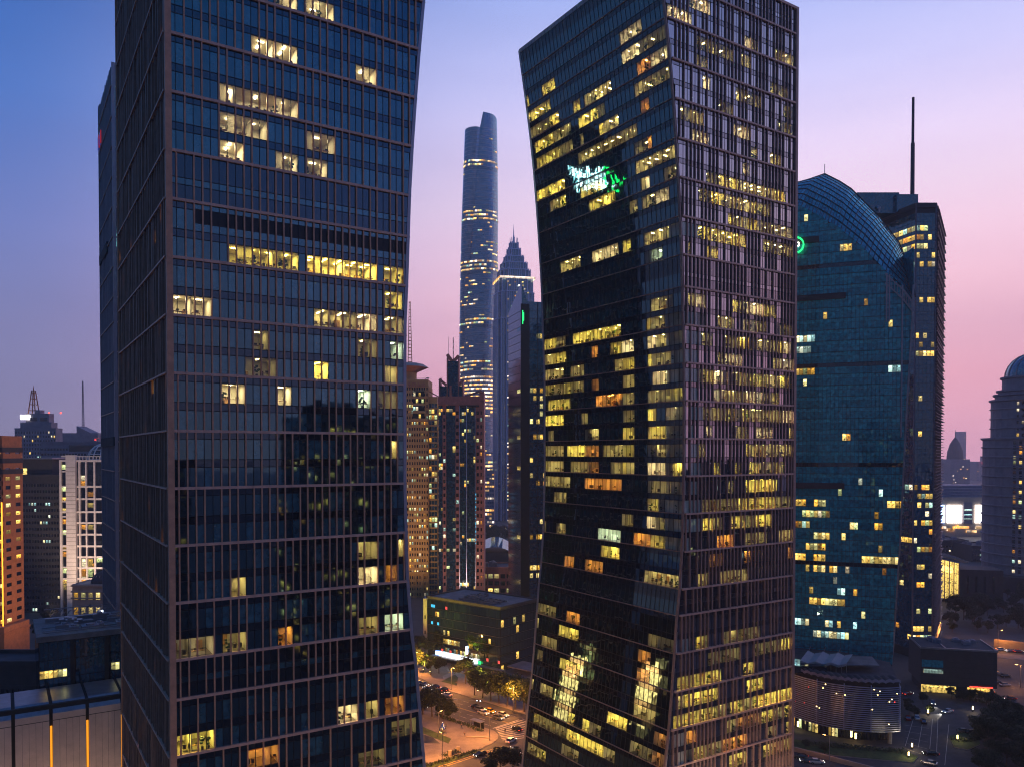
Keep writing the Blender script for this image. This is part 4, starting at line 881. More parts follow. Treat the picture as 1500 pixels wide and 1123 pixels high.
rooftop_units(r, 6, 34, 6, 20, H, 8, 9, 'roofl', 1.6)
part(r, 'roof_grille', 'metal', lambda m: [m.bar((18+i*2.6, 3, H+.6), (18+i*2.6, 12, H+.6), .3, .8) for i in range(8)]+[m.bar((17, 3+j*4.5, H+.6), (38, 3+j*4.5, H+.6), .3, .8) for j in range(3)])
r = thing('concrete_slab', 'tall narrow concrete slab with three square holes at the end of the dark corner office', 'wall', (*at(619.5, 663, 362)[:2], 0))
part(r, 'slab', 'wall_g', lambda m: m.box(0, 1.7, 0, 6, 0, zat(876, 362))); part(r, 'opening', 'core', lambda m: [m.box(.5, 1.2, -.03, .2, z, z+1.6) for z in (5, 12, 19)])

# --- right side: the arched glass tower
def dA(px_, D0=290.0): return (D0+.424*(1336-750)/F*D0)/(1+.424*(px_-750)/F)
Acv = [(1056, 460), (1066, 400), (1085, 350), (1112, 312), (1145, 296), (1168, 301), (1200, 317), (1226, 333), (1261, 360), (1298, 398), (1323, 420), (1338, 440)]
Bcv = [(1098, 440), (1108, 380), (1122, 330), (1140, 294), (1168, 269), (1208, 255), (1230, 266), (1247, 277), (1289, 319), (1317, 356), (1334, 398), (1341, 436)]
A3 = [at(x, y, dA(x)) for x, y in Acv]; B3 = [at(x, y, dA(x, 312)) for x, y in Bcv]
O_ = at(1056, 663, dA(1056)); O_.z = 0; E_ = at(1338, 663, dA(1338)); E_.z = 0; ud = (E_-O_).normalized(); nd = Vector((ud.y, -ud.x, 0)); Ls = (E_-O_).length
r = thing('arched_tower', 'teal glass tower with an arched gridded vault roof and a round green sign', 'tower', O_, math.atan2(ud.y, ud.x))
def loc(p): q = Vector(p)-O_; return Vector((q.dot(ud), -q.dot(nd), p[2]))
A3, B3 = [loc(p) for p in A3], [loc(p) for p in B3]
def zA(s):
    for p, q in zip(A3, A3[1:]):
        if s <= q.x: return p.z+(q.z-p.z)*(s-p.x)/(q.x-p.x)
    return A3[-1].z
def smax(z):
    T = [(at(1306, 985, dA(1306)), 1306), (at(1318, 800, dA(1318)), 1318), (at(1328, 600, dA(1328)), 1328), (at(1338, 440, dA(1338)), 1338)]
    T = [(loc(p).z, loc(p).x) for p, _ in T]; T = [(0, T[0][1]-5)]+T
    for (a, p), (b, q) in zip(T, T[1:]):
        if z <= b: return p+(q-p)*(z-a)/(b-a)
    return T[-1][1]
bulge = lambda s: -2.2*math.sin(math.pi*max(0, min(1, s/Ls)))
LT = [(1165, 1195, 496, 508, 3), (1165, 1213, 513, 525, 3), (1165, 1195, 535, 545, 2), (1165, 1255, 545, 558, 1), (1299, 1320, 527, 541, 3), (1283, 1290, 544, 557, 2), (1231, 1246, 577, 590, 3), (1165, 1192, 595, 608, 3), (1165, 1186, 630, 640, 2), (1210, 1217, 628, 640, 2), (1235, 1246, 628, 640, 1), (1181, 1190, 645, 656, 2), (1165, 1192, 660, 671, 2), (1198, 1218, 660, 671, 2), (1242, 1252, 674, 688, 3), (1260, 1266, 690, 705, 3),
 (1164, 1184, 722, 736, 2), (1192, 1243, 722, 736, 2), (1274, 1288, 722, 735, 2), (1292, 1326, 722, 736, 2), (1175, 1242, 738, 752, 1), (1250, 1286, 738, 752, 1), (1293, 1324, 738, 752, 2), (1164, 1186, 755, 767, 1), (1190, 1212, 755, 767, 1), (1254, 1263, 755, 768, 2), (1190, 1213, 770, 784, 2), (1215, 1236, 772, 784, 2), (1280, 1293, 770, 784, 2), (1181, 1212, 786, 800, 2), (1286, 1298, 788, 801, 2), (1163, 1181, 804, 815, 2), (1191, 1208, 803, 816, 2), (1240, 1260, 803, 816, 2), (1262, 1292, 803, 817, 2), (1292, 1318, 805, 816, 2), (1183, 1188, 818, 832, 2), (1191, 1211, 818, 832, 2), (1213, 1240, 818, 832, 2), (1261, 1272, 818, 830, 2), (1275, 1320, 818, 832, 2), (1188, 1198, 850, 862, 2), (1226, 1256, 850, 865, 3), (1187, 1258, 866, 881, 2), (1260, 1274, 868, 880, 1), (1162, 1187, 895, 910, 3), (1211, 1222, 896, 912, 3), (1260, 1266, 898, 912, 2), (1190, 1258, 914, 929, 3), (1188, 1210, 948, 956, 2), (1228, 1246, 360, 372, 2), (1165, 1190, 486, 496, 2)]
ws = Parts(r, 'window', [K['teal'], K['lit'], K['litw'], K['litc'], K['span'], K['bar'], K['teals']]); fh = 4.15; cw = 1.4; rng = random.Random(23); ns = int(Ls/cw)+1
for i in range(50):
    z0 = i*fh; litrow = rng.random() < .0
    for c0 in range(0, ns, 4):
        mb = MB()
        for c_ in range(c0, min(c0+4, ns)):
            s0, s1 = c_*cw, (c_+1)*cw-.06
            for za, zb, vis in ((z0, z0+2.6, 1), (z0+2.66, z0+fh-.05, 0)):
                sb, st = min(s1, smax(za)), min(s1, smax(zb)); t0, t1 = min(zb, zA(s0)), min(zb, zA(s1))
                if sb-s0 < .1 or min(t0, t1)-za < .1: continue
                X, Y = proj(w2(r, ((s0+s1)/2, 0, z0+1.3))); mi = 0 if vis else (4 if i % 9 == 3 else 6)
                if vis and any(a <= X <= b and q <= Y <= t for a, b, q, t, _ in LT): mi = [m__ for a, b, q, t, m__ in LT if a <= X <= b and q <= Y <= t][0]
                elif vis and rng.random() < (.012 if Y < 700 else .03): mi = rng.choice((1, 2, 3, 1))
                mb.poly([(s0, bulge(s0), za), (sb, bulge(sb), za), (st, bulge(st), t1), (s0, bulge(s0), t0)], mi, (0, -1, 0))
        if mb.v: ws.add(mb)
ws.finish()
gb = MB()
for c_ in range(ns):
    s0 = c_*cw-.03
    for q in range(14):
        za, zb = q*15, min(q*15+15, zA(max(0, s0)))
        if zb > za and s0 < min(smax(za), smax(zb)): gb.box(s0-.045, s0+.045, bulge(s0)-.12, bulge(s0), za, zb)
for i in range(50):
    for c_ in range(0, ns, 2):
        s0, s1 = c_*cw, min((c_+2)*cw, smax(i*fh))
        if s1 > s0 and i*fh < min(zA(s0), zA(s1)):
            gb.box(s0, s1, bulge(s0)-.14, bulge(s0), i*fh-.07, i*fh+.07)
gb.build('curtain_grid', M('teal_mullion', (.012, .04, .05), .5), r)
bd = MB()
for c_ in range(int(Ls/6)+1):
    s0 = c_*6; s1 = min(s0+6, Ls)
    for q in range(12):
        za, zb = q*17, q*17+17
        if za > min(zA(s0), zA(s1)): continue
        if s0 < smax(za): bd.poly([(s0, .4, za), (min(s1, smax(za)), .4, za), (min(s1, smax(zb)), .4, min(zb, zA(s1))), (s0, .4, min(zb, zA(s0)))], 0, (0, -1, 0))
ZS = [i*10 for i in range(18)]
for a, b in zip(ZS, ZS[1:]): bd.poly([(smax(a), -.1, a), (smax(a)-5, 24, a), (smax(b)-5, 24, b), (smax(b), -.1, b)], 1, (1, 0, 0))
bd.poly([(0, 0, 0), (8, 24, 0), (8, 24, 130), (0, 0, 130)], 0, (-1, 0, 0)); bd.poly([(8, 24, 0), (Ls-12, 24, 0), (Ls-12, 24, 150), (8, 24, 150)], 1, (0, 1, 0))
bd.build('wall', ['core', 'teal'], r)
vl = MB(); vb = MB(); NV = 9
def cv(C, t):
    n = len(C)-1; x = t*n; i = min(int(x), n-1); return C[i].lerp(C[i+1], x-i)
def vpt(t, f): p = cv(A3, t).lerp(cv(B3, t), f); return p+Vector((0, -1.5*math.sin(math.pi*f), 2.2*math.sin(math.pi*f)))
NT_ = 66
for i in range(NT_):
    for j in range(NV):
        t0, t1, f0, f1 = i/NT_, (i+1)/NT_-.002, j/NV, (j+1)/NV-.02
        vl.poly([vpt(t0, f0), vpt(t1, f0), vpt(t1, f1), vpt(t0, f1)], 0, (0, -.3, 1))
    t0, t1 = i/NT_, (i+1)/NT_
    for j in range(0, NV+1): vb.bar(vpt(t0, j/NV)+Vector((0, 0, .02)), vpt(t1, j/NV)+Vector((0, 0, .02)), .22, .22)
    for j in range(NV): vb.bar(vpt(t0, j/NV), vpt(t0, (j+1)/NV), .18, .18)
    a, b = cv(A3, t0), cv(A3, t1); o_ = Vector((0, -.5, 0))
    for dz in (-1.2, -4.6): vb.bar(a+o_+Vector((0, 0, dz)), b+o_+Vector((0, 0, dz)), .45, .45, 1)
    vb.bar(a+o_+Vector((0, 0, -1.2)), a+o_+Vector((0, 0, -4.6)), .25, .25, 1)
    a, b = cv(B3, t0), cv(B3, t1); vb.bar(a, b, .5, .5, 0)
    
    if i < NT_-12: vl.poly([a, b, b+Vector((0, 6, -40)), a+Vector((0, 6, -40))], 0, (0, 1, 0))
vl.build('vault_roof', ['tealv'], r); vb.build('vault_frame', ['bar', 'metal'], r)
part(r, 'lightning_rod', 'metal', lambda m: m.tube(cv(B3, 5/11), cv(B3, 5/11)+Vector((0, 0, 4)), .14))
def sz(x, y): q = loc(at(x, y, dA(x))); return q.x, q.z
for x0, x1, y in ((1080, 1239, 434), (1080, 1237, 711), (1080, 1200, 352)):
    s0, z0 = sz(x0, y); s1, z1 = sz(x1, y); part(r, 'plant_floor_recess', 'wall_d', lambda m: m.box(s0, s1, -2.6, .2, z1-1.1, z1+1.1))
def fn(m):
    for x, y0, y1 in ((1299, 401, 472), (1303, 403, 472), (1322, 418, 640)):
        s0, z0 = sz(x, y0); s1, z1 = sz(x, y1); m.box(s0-.25, s0+.25, bulge(s0)-.5, .1, z1, z0)
part(r, 'rib', 'steel', fn)
zr = [i*12 for i in range(14)]
part(r, 'edge_rib', 'metal', lambda m: [m.bar((smax(a), -.3, a), (smax(b), -.3, b), .6, .6) for a, b in zip(zr, zr[1:])])
def fn(m):
    s0, z0 = sz(1165.5, 362)
    for i in range(20):
        a, b = 2*math.pi*i/20, 2*math.pi*(i+1)/20
        if i not in (14, 15): m.bar((s0+3*math.cos(a), -3.0, z0+3*math.sin(a)), (s0+3*math.cos(b), -3.0, z0+3*math.sin(b)), .5, .75, 0, up=(0, 1, 0))
part(r, 'round_sign', 'green', fn)
def fn(m):
    s0, z0 = sz(1165.5, 362)
    for a, b, c_, d_ in ((-1.3, .9, 1.3, .9), (-1.3, -.4, 1.3, -.4), (-1.3, -.4, -1.3, .9), (1.3, -.4, 1.3, .9), (0, -2, 0, 1.9)): m.bar((s0+a, -3.1, z0+b), (s0+c_, -3.1, z0+d_), .4, .4, 0, up=(0, 1, 0))
part(r, 'sign_character', 'signw', fn)
# tower with the mast
PD = [(1258, 402), (1338.5, 366), (1367.5, 366), (1378.5, 412)]
PW = [at(x, 663, D) for x, D in PD]; O_ = Vector((PW[1].x, PW[1].y, 0)); r = thing('masted_tower', 'dark chamfered tower behind the arched tower, with roof dishes and a tall black mast', 'tower', O_, 0)
fp = [(p.x-O_.x, p.y-O_.y) for p in PW]; fp += [(fp[3][0]-20, fp[3][1]+45), (fp[0][0]-10, fp[0][1]+40)]; H = zat(301, 366)
bd = MB(); bd.prism(fp, 0, H, 0, 1); bd.build('wall', ['core', 'roof'], r)
ws = Parts(r, 'window', [K['navy'], K['lit'], K['litw'], K['span']]); rng = random.Random(41)
litr = {306: .5, 322: 0, 331: .6, 340: .8, 350: .7, 360: .7, 370: .4, 391: .6, 442: .5, 485: .5, 500: .3, 515: .5, 716: .9, 730: .9, 745: .9, 760: .5, 785: .7, 800: .4, 826: .8, 844: .5, 858: .4, 898: .8, 924: 1, 938: 1}
for i in range(50):
    z0 = 4+i*4.1; yv = proj((O_.x+2, O_.y, z0+1.5))[1]
    if z0+4 > H: break
    p_ = max([v for k_, v in litr.items() if abs(k_-yv) < 6.5] or [.035])
    for k_, (a, b, n) in enumerate(((fp[0], fp[1], 14), (fp[1], fp[2], 5))):
        on = False
        for c_ in range(n):
            on = rng.random() < (p_*(.9 if k_ else (.8 if c_ > 7 and yv < 400 else .12)) if not on else .75*min(1, p_*1.6))
            f0, f1 = (c_+.03)/n, (c_+.97)/n; o_ = Vector((b[1]-a[1], -(b[0]-a[0]), 0)).normalized()*.12
            P = lambda f, z: Vector((a[0]+(b[0]-a[0])*f, a[1]+(b[1]-a[1])*f, z))+o_
            mb = MB(); mb.poly([P(f0, z0+.1), P(f1, z0+.1), P(f1, z0+2.5), P(f0, z0+2.5)], rng.choice((1, 2)) if on else 0, o_)
            mb.poly([P(f0, z0+2.6), P(f1, z0+2.6), P(f1, z0+4.05), P(f0, z0+4.05)], 0, o_); ws.add(mb)
ws.finish()
fr = MB()
for i in range(int(H/1.45)):
    z = 2+i*1.45; a, b = Vector((*fp[2], z)), Vector((*fp[3], z)); o_ = Vector((b.y-a.y, -(b.x-a.x), 0)).normalized()
    fr.box(0, (b-a).length, 0, 1.0 if i % 3 else 1.5, -.14, .14, 0, lambda x, y, z_: a+(b-a).normalized()*x+o_*y+Vector((0, 0, z_)))
for q in (fp[1], fp[2]): fr.box(q[0]-.3, q[0]+.3, q[1]-.35, q[1]+.2, 0, H+.6, 0)
fr.build('louvre_fin', [M('dark_louvre', (.13, .12, .15), .45, .4)], r)
part(r, 'parapet', 'wall_d', lambda m: [m.bar((*fp[i], H), (*fp[(i+1) % 6], H), .8, 2.2) for i in range(6)])
pz = zat(289, 385); part(r, 'penthouse', 'navy', lambda m: (m.box(-22, -2, 12, 34, H, pz), m.box(-4, 6, 10, 30, H, pz-1.5)))
mx, my = at(1332.8, 663, 385).x-O_.x, 385-O_.y; zm = zat(143, 385)
part(r, 'mast', 'spire', lambda m: (m.tube((mx, my, H), (mx, my, H+(zm-H)*.62), 1.0, .9, 10), m.tube((mx, my, H+(zm-H)*.62), (mx, my, zm), .65, .6, 10)))
for x, y, s_ in ((5, 12, 1.7), (7.5, 14, 2), (2, 11, 1.3), (-12, 11, 1.1)):
    part(r, 'satellite_dish', 'metal', lambda m: (m.tube((x, y, H), (x, y, H+2.2*s_), .25), [m.poly([(x, y-.5, H+2.4*s_), (x+s_*math.cos(a), y+.3*s_+.6*s_*math.sin(a), H+2.4*s_+s_*math.sin(a)), (x+s_*math.cos(b), y+.3*s_+.6*s_*math.sin(b), H+2.4*s_+s_*math.sin(b))], 0) for a, b in [(2*math.pi*i/12, 2*math.pi*(i+1)/12) for i in range(12)]]))
# louvred podium
arc = [(1120, 284), (1140, 278), (1160, 272), (1180, 267), (1200, 263), (1220, 260), (1240, 258), (1260, 256.5), (1280, 255.5), (1300, 255.3), (1322, 256)]
aw = [at(x, 663, D) for x, D in arc]; O_ = Vector((aw[6].x, aw[6].y, 0)); aw = [Vector((p.x-O_.x, p.y-O_.y, 0)) for p in aw]
r = thing('louvred_podium', 'low curved podium wrapped in horizontal aluminium louvres with a tented roof terrace', 'building', O_, 0)
ew = aw[-1]+Vector((9, 26, 0)); back_ = [ew, Vector((aw[0].x+14, aw[0].y+40, 0))]
bd = MB(); inner = [p+Vector((0, .9, 0)) for p in aw]; bd.prism([(p.x, p.y) for p in inner+back_], 4.4, 20.2, 0, 1)
bd.prism([(p.x, p.y) for p in [q+Vector((0, 5, 0)) for q in aw]+[q+Vector((-3, -3, 0)) for q in back_]], 0, 4.4, 0); bd.build('wall', ['core', 'roof'], r)
lv = MB(); rng = random.Random(3)
path = aw+[ew]
for i in range(22):
    z = 4.6+i*.68
    for a, b in zip(path, path[1:]): lv.bar(a+Vector((0, 0, z)), b+Vector((0, 0, z)), .45, .27)
for a in aw[::2]: lv.box(a.x-.1, a.x+.1, a.y+.2, a.y+.5, 4.4, 19.6)
lv.build('louvre', 'louv', r)
part(r, 'facade_light', 'bulb', lambda m: [m.box(q.x-.14, q.x+.14, q.y-.3, q.y-.15, z-.08, z+.08) for q, z in [(aw[i].lerp(aw[i+1], rng.random()), 5+rng.random()*14) for i in [rng.randrange(1, 10) for _ in range(16)]]])
part(r, 'facade_red_light', 'red', lambda m: [m.box(q.x-.15, q.x+.15, q.y-.3, q.y-.15, z-.08, z+.08) for q, z in [(aw[i].lerp(aw[i+1], rng.random()), 8+rng.random()*9) for i in (2, 2, 3, 3, 9)]])
cn = MB()
for k_, (a, b) in enumerate(zip(aw, aw[1:])):
    for h_ in range(2):
        p, q = a.lerp(b, h_/2), a.lerp(b, h_/2+.5)
        for s_ in range(4):
            f0, f1 = s_/4, (s_+1)/4; z0, z1 = 21.3+.5*math.sin(math.pi*f0), 21.3+.5*math.sin(math.pi*f1)
            u, v = p.lerp(q, f0), p.lerp(q, f1)
            cn.poly([u+Vector((0, -.4, z0-.9)), v+Vector((0, -.4, z1-.9)), v+Vector((0, -.1, z1)), u+Vector((0, -.1, z0))], 0, (0, -1, .3)); cn.poly([u+Vector((0, -.1, z0)), v+Vector((0, -.1, z1)), v+Vector((0, 4, z1+.2)), u+Vector((0, 4, z0+.2))], 1, (0, 0, 1))
cn.build('roof_canopy', ['wall_p', 'roof'], r)
def fn(m):
    a, b = at(1172, 978, 272)-O_, at(1240, 986, 268)-O_; n = 3; d_ = Vector((6, 9, 0))
    for i in range(n):
        p, q = a.lerp(b, i/n), a.lerp(b, (i+1)/n); p.z = q.z = 23.5
        mid = p.lerp(q, .5); mid.z = 22.7; pm = mid+d_; pm.z = 23.4
        for u, v in ((p, mid), (mid, q)): m.poly([u, v, v+d_+Vector((0, 0, .9)), u+d_+Vector((0, 0, 1.2))], 0, (0, 0, 1)); m.poly([u, v, v-Vector((0, 0, .8)), u-Vector((0, 0, .8))], 0, (0, -1, 0))
        m.bar(p+d_+Vector((0, 0, .2)), p+d_+Vector((1, 0, 2.6)), .15, .15, 1)
    for i in range(n*3+1): p = a.lerp(b, i/(n*3)); m.tube((p.x, p.y, 20), (p.x, p.y, 23), .1, .1, 6, 1)
part(r, 'terrace_tent', ['tent', 'metal'], fn)
part(r, 'terrace_room', ['dkgl', 'roofl'], lambda m: (m.box(-15, -2, 10, 20, 20.2, 22.6, 0), m.prism([(0, 12), (16, 10), (19, 22), (0, 24)], 22.4, 22.8, 1)))
gw = Parts(r, 'ground_window', [K['litw'], K['dkgl'], K['lit']])
for i in range(10):
    for h_ in range(4):
        p, q = (aw[i]+Vector((0, 4.8, 0))).lerp(aw[i+1]+Vector((0, 4.8, 0)), h_/4+.03), (aw[i]+Vector((0, 4.8, 0))).lerp(aw[i+1]+Vector((0, 4.8, 0)), h_/4+.22)
        mb = MB(); mb.poly([p+Vector((0, 0, .3)), q+Vector((0, 0, .3)), q+Vector((0, 0, 3.9)), p+Vector((0, 0, 3.9))], rng.choice((1, 1, 0, 2)) if i < 6 else 1, (0, -1, 0)); gw.add(mb)
gw.finish()
part(r, 'column', 'wall_g', lambda m: m.tube((aw[-1].x-2.5, aw[-1].y+1.5, 0), (aw[-1].x-2.5, aw[-1].y+1.5, 4.5), .7))
part(r, 'wall_lamp', 'bulb', lambda m: [m.box(q.x-.22, q.x+.22, q.y-.6, q.y-.3, 1.4, 3.2) for q in (aw[2]+Vector((1, 3, 0)), aw[3]+Vector((-1, 3, 0)), aw[6]+Vector((3, 2, 0)), aw[7]+Vector((0, 2, -1)))])
# dark box building, curved-roof hall, mall, domes
D = 312; p = at(1352, 663, D); r = thing('dark_hall', 'windowless dark box building with a pale edged flat roof and a lit entrance', 'building', (p.x, D, 0), R(-14)); H = zat(948, D); w_ = 27
part(r, 'wall', ['wall_d', 'core'], lambda m: (m.box(0, w_, 0, 20, 3.6, H-.1, 0), m.box(1, w_-1, 1.5, 19, 0, 3.6, 1), [m.box(-.05, w_+.05, -.08, -.0, z-.05, z+.05, 1) for z in (5, 7, 9, 11, 13)]))
part(r, 'roof', ['roof', 'metal'], lambda m: (m.poly([(0, 0, H), (w_, 0, H), (w_, 20, H), (0, 20, H)], 0, (0, 0, 1)), m.box(-.2, w_+.2, -.2, .25, H-.3, H+.35, 1), m.box(w_-.25, w_+.2, .25, 20, H-.3, H+.35, 1), m.box(9, 9.3, .3, 19, H, H+.2, 1), m.box(-.2, .2, .25, 20, H-.3, H+.35, 1)))
rooftop_units(r, 2, 24, 8, 18, H, 5, 25, 'wall_p', 1.4)
part(r, 'window', ['litc'], lambda m: m.box(1, 8, -.15, -.02, 8.2, 9.8)); part(r, 'window', ['teal'], lambda m: m.box(.3, 8, -.15, -.02, 10.6, 13.4))
part(r, 'entrance', ['litw'], lambda m: m.box(.5, 13, 1.2, 1.45, .3, 3.2)); part(r, 'entrance', ['lit'], lambda m: m.box(17, 25, 1.2, 1.45, .3, 3.2)); part(r, 'light_strip', 'red', lambda m: m.box(17.5, 25.5, -.2, -.02, 3.7, 3.95))
part(r, 'white_tank', 'white', lambda m: m.tube((2, 24, 15.5), (11, 24, 15.5), 1.5, 1.5, 12))
D = 505; p = at(1366, 663, D); r = thing('curved_hall', 'hall with a sweeping pale roof edge and a warm lit glass wall of columns', 'building', (p.x, D, 0), R(-12)); H = zat(812, D)
part(r, 'roof', ['wall_c', 'roof'], lambda m: [m.prism([(x0, 0), (x0+2.4, 0), (x0+2.4, 22), (x0, 22)], H-1.1-(x0/24)**2*5.5, H-(x0/24)**2*5.5, 0, 1, True) for x0 in [i*2.4 for i in range(9)]])
part(r, 'glass_wall', ['litw'], lambda m: m.poly([(0, 2, 2), (17, 2, 2), (17, 2, H-5.4), (0, 2, H-1.6)], 0, (0, -1, 0)))
part(r, 'column', 'wall_b', lambda m: [m.box(x, x+.5, 1.4, 1.9, 0, H-2.5-(x/24)**2*5.5) for x in (0, 2.7, 5.4, 8.1, 10.8, 13.5, 16.4)]); part(r, 'wall', 'wall_d', lambda m: (m.box(0, 17, 2.2, 22, 0, H-8), m.box(17.2, 42, 1, 20, 0, H-9)))
part(r, 'slot_window', 'dkgl', lambda m: [m.box(x, x+1.2, .9, .99, 6, H-13) for x in (21, 26, 31, 36)])
D = 900; p = at(1366, 663, D); r = thing('shopping_mall', 'wide shopping mall with glowing white billboard screens and a blue curved roof', 'building', (p.x, D, 0)); px = lambda v: at(v, 663, D).x-p.x; zz = lambda v: zat(v, D); w_ = px(1462)
part(r, 'wall', ['wall_c', 'wall_p'], lambda m: (m.box(0, w_, 0, 70, 0, zz(728), 0), m.box(px(1411), px(1424), -2, 0, zz(766), zz(735), 1)))
part(r, 'roof', 'blue_roof', lambda m: [m.prism([(px(1369), 4+a), (w_, 4+a), (w_, 70-a), (px(1369), 70-a)], zz(728)+a*.55, zz(728)+a*.55+3, 0) for a in (0, 6, 12, 18)])
for a, b, mt in ((1367, 1384, 'screenb'), (1387.5, 1409, 'screenw'), (1429, 1447, 'screenw'), (1450, 1462, 'screenw')): part(r, 'billboard_screen', mt, lambda m: m.box(px(a), px(b), -1.5, -.5, zz(765), zz(739)))
part(r, 'shopfront', 'lits', lambda m: [m.box(px(x), px(x)+rng.uniform(4, 9), -1.2, -.2, zz(q+3.5), zz(q)) for x, q in [(1367+i*7, rng.choice((770, 773, 776))) for i in range(13)]]); part(r, 'shopfront', 'amber', lambda m: [m.box(px(1396+i*3), px(1398+i*3), -1.6, -1.2, zz(774-i), zz(770-i)) for i in range(3)])
part(r, 'tower_window', 'litc', lambda m: [m.box(px(1412), px(1423), -2.4, -2.1, zz(q+2), zz(q)) for q in (745, 752, 758)])
D = 560; p = at(1511, 663, D); r = thing('domed_tower', 'purple grey classical tower with stepped cornices and a dark blue dome at the right edge', 'tower', (p.x, D, 0)); zz = lambda v: zat(v, D)
R_ = lambda v: (1511-v)*D/F
tier = [(1449, 840, 642), (1459, 642, 586), (1464, 586, 578), (1468, 578, 572), (1473, 572, 553)]; bd = MB(); gl_ = Parts(r, 'window', [K['dkgl'], K['litw'], K['lit']]); rng = random.Random(77)
bd.lathe([(R_(1440), 0), (R_(1440), zz(838)), (R_(1449), zz(836))], 32, 0, 0, 1)
for e_, a, b in tier:
    bd.lathe([(R_(e_), zz(a)), (R_(e_), zz(b))], 32)
    bd.lathe([(R_(e_), zz(b)-1.2), (R_(e_)+1.3, zz(b)-.6), (R_(e_)+1.3, zz(b)+.5), (R_(e_)-3, zz(b)+.7)], 32)
for q in range(656, 836, 14): bd.lathe([(R_(1449), zz(q)), (R_(1449)+.9, zz(q)+.2), (R_(1449)+.9, zz(q)+.9), (R_(1449), zz(q)+1)], 32)
for q in (600, 614, 628): bd.lathe([(R_(1459), zz(q)), (R_(1459)+.8, zz(q)+.2), (R_(1459)+.8, zz(q)+.8), (R_(1459), zz(q)+.9)], 32)
bd.build('wall', ['wall_p', 'wall_d'], r)
bd = MB(); bd.lathe([(R_(1476)*math.cos(t), zz(553)+R_(1476)*1.0*math.sin(t)) for t in [math.pi/2*i/10 for i in range(11)]], 32); o = bd.build('dome', 'navy', r, smooth=True)
part(r, 'dome_rib', 'wall_p', lambda m: [m.bar((R_(1475.5)*math.cos(t0)*math.cos(a), R_(1475.5)*math.cos(t0)*math.sin(a), zz(553)+R_(1475.5)*math.sin(t0)), (R_(1475.5)*math.cos(t1)*math.cos(a), R_(1475.5)*math.cos(t1)*math.sin(a), zz(553)+R_(1475.5)*math.sin(t1)), .5, .4) for a in [2*math.pi*i/16 for i in range(16)] for t0, t1 in [(math.pi/2*j/6, math.pi/2*(j+1)/6) for j in range(6)]])
for q in list(range(646, 832, 7))+list(range(590, 640, 9)):
    rr_ = R_(1449) if q > 642 else R_(1459)
    for k_ in range(26):
        a = math.pi+math.pi*(k_+.5)/26
        if k_ < 5: continue
        a0, a1 = a-.028, a+.028; li = rng.random() < .3
        mb = MB(); z0, z1 = zz(q+4.6), zz(q); rr2 = rr_+.12
        mb.poly([(rr2*math.cos(a0), rr2*math.sin(a0), z0), (rr2*math.cos(a1), rr2*math.sin(a1), z0), (rr2*math.cos(a1), rr2*math.sin(a1), z1), (rr2*math.cos(a0), rr2*math.sin(a0), z1)], rng.choice((1, 2)) if li else 0, (math.cos(a), math.sin(a), 0)); gl_.add(mb)
gl_.finish()
D = 2000; p = at(1399, 663, D); r = thing('pointed_dome_tower', 'far hazy tower ending in a pointed dome with a thin spire', 'tower', (p.x, D, 0)); zz = lambda v: zat(v, D); s_ = D/F
part(r, 'shaft', 'wall_p', lambda m: m.prism([(-14*s_, -14*s_), (14*s_, -14*s_), (14*s_, 14*s_), (-14*s_, 14*s_)], 0, zz(672)))
part(r, 'dome', 'wall_d', lambda m: m.lathe([(11*s_, zz(672)), (11*s_, zz(668)), (10*s_, zz(660)), (7*s_, zz(650)), (3*s_, zz(643)), (.5*s_, zz(640)), (.3*s_, zz(630)), (0, zz(629))], 16))
part(r, 'lit_window', 'lits', lambda m: [m.box(x*s_, x*s_+2, -14*s_-.5, -14*s_-.2, zz(q+1.2), zz(q)) for x, q in [(rng.uniform(-13, 12), rng.uniform(675, 715)) for _ in range(14)]])
for i, (a, b, t, D, lab) in enumerate(((1362, 1386, 693, 2900, 'far hazy slab left of the pointed dome tower'), (1413, 1425, 684, 3100, 'far hazy slim block right of the pointed dome tower'), (1406, 1415, 632, 3500, 'faintest far tower, a pale column in the haze'), (1420, 1436, 690, 2800, 'far hazy low block between the dome tower and the red sign'), (1431, 1462, 676, 2700, 'far hazy block carrying a glowing red rooftop sign'), (1376, 1384, 700, 2500, 'far hazy stub of a block beside the masted tower'), (1384, 1420, 704, 2600, 'far hazy low terrace of blocks at the foot of the pointed dome tower'), (1444, 1470, 668, 3300, 'far hazy tall block behind the red sign'))):
    r, w_, H = block('distant_block', lab, 'building', a, b, t, D, 40, ('wall_p', 'sup', 'lits'), 'F', 8, 5, 0, wf=.5, hf=.4, lit=.05, seed=40+i, relief=0)
    if 'sign' in lab: part(r, 'red_sign', 'red', lambda m: m.box(w_*.25, w_*.62, -3, -1, H-6, H+6))
for i, (a, b, t, D, dp, lab) in enumerate(((95, 118, 652, 1100, 30, 'far grey block between the spire tower and the mast'), (146, 175, 641, 1000, 40, 'far grey block beside the ribbed tower edge'), (24, 60, 860, 560, 20, 'dim low block in the dark gap behind the orange tower'), (62, 100, 872, 520, 20, 'dim low block below the dark office block'), (1378, 1420, 792, 720, 40, 'low dark roofed block in front of the mall'), (1425, 1462, 800, 690, 30, 'low dark block between the mall and the domed tower'), (718, 748, 812, 760, 20, 'low dark block at the foot of the far lit blocks'))):
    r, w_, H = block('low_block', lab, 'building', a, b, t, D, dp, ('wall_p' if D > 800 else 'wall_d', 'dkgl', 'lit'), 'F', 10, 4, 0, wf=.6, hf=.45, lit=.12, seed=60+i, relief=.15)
    if D < 800: rooftop_units(r, 1, w_-2, 2, dp-3, H, 5, i, 'wall_p', 3)

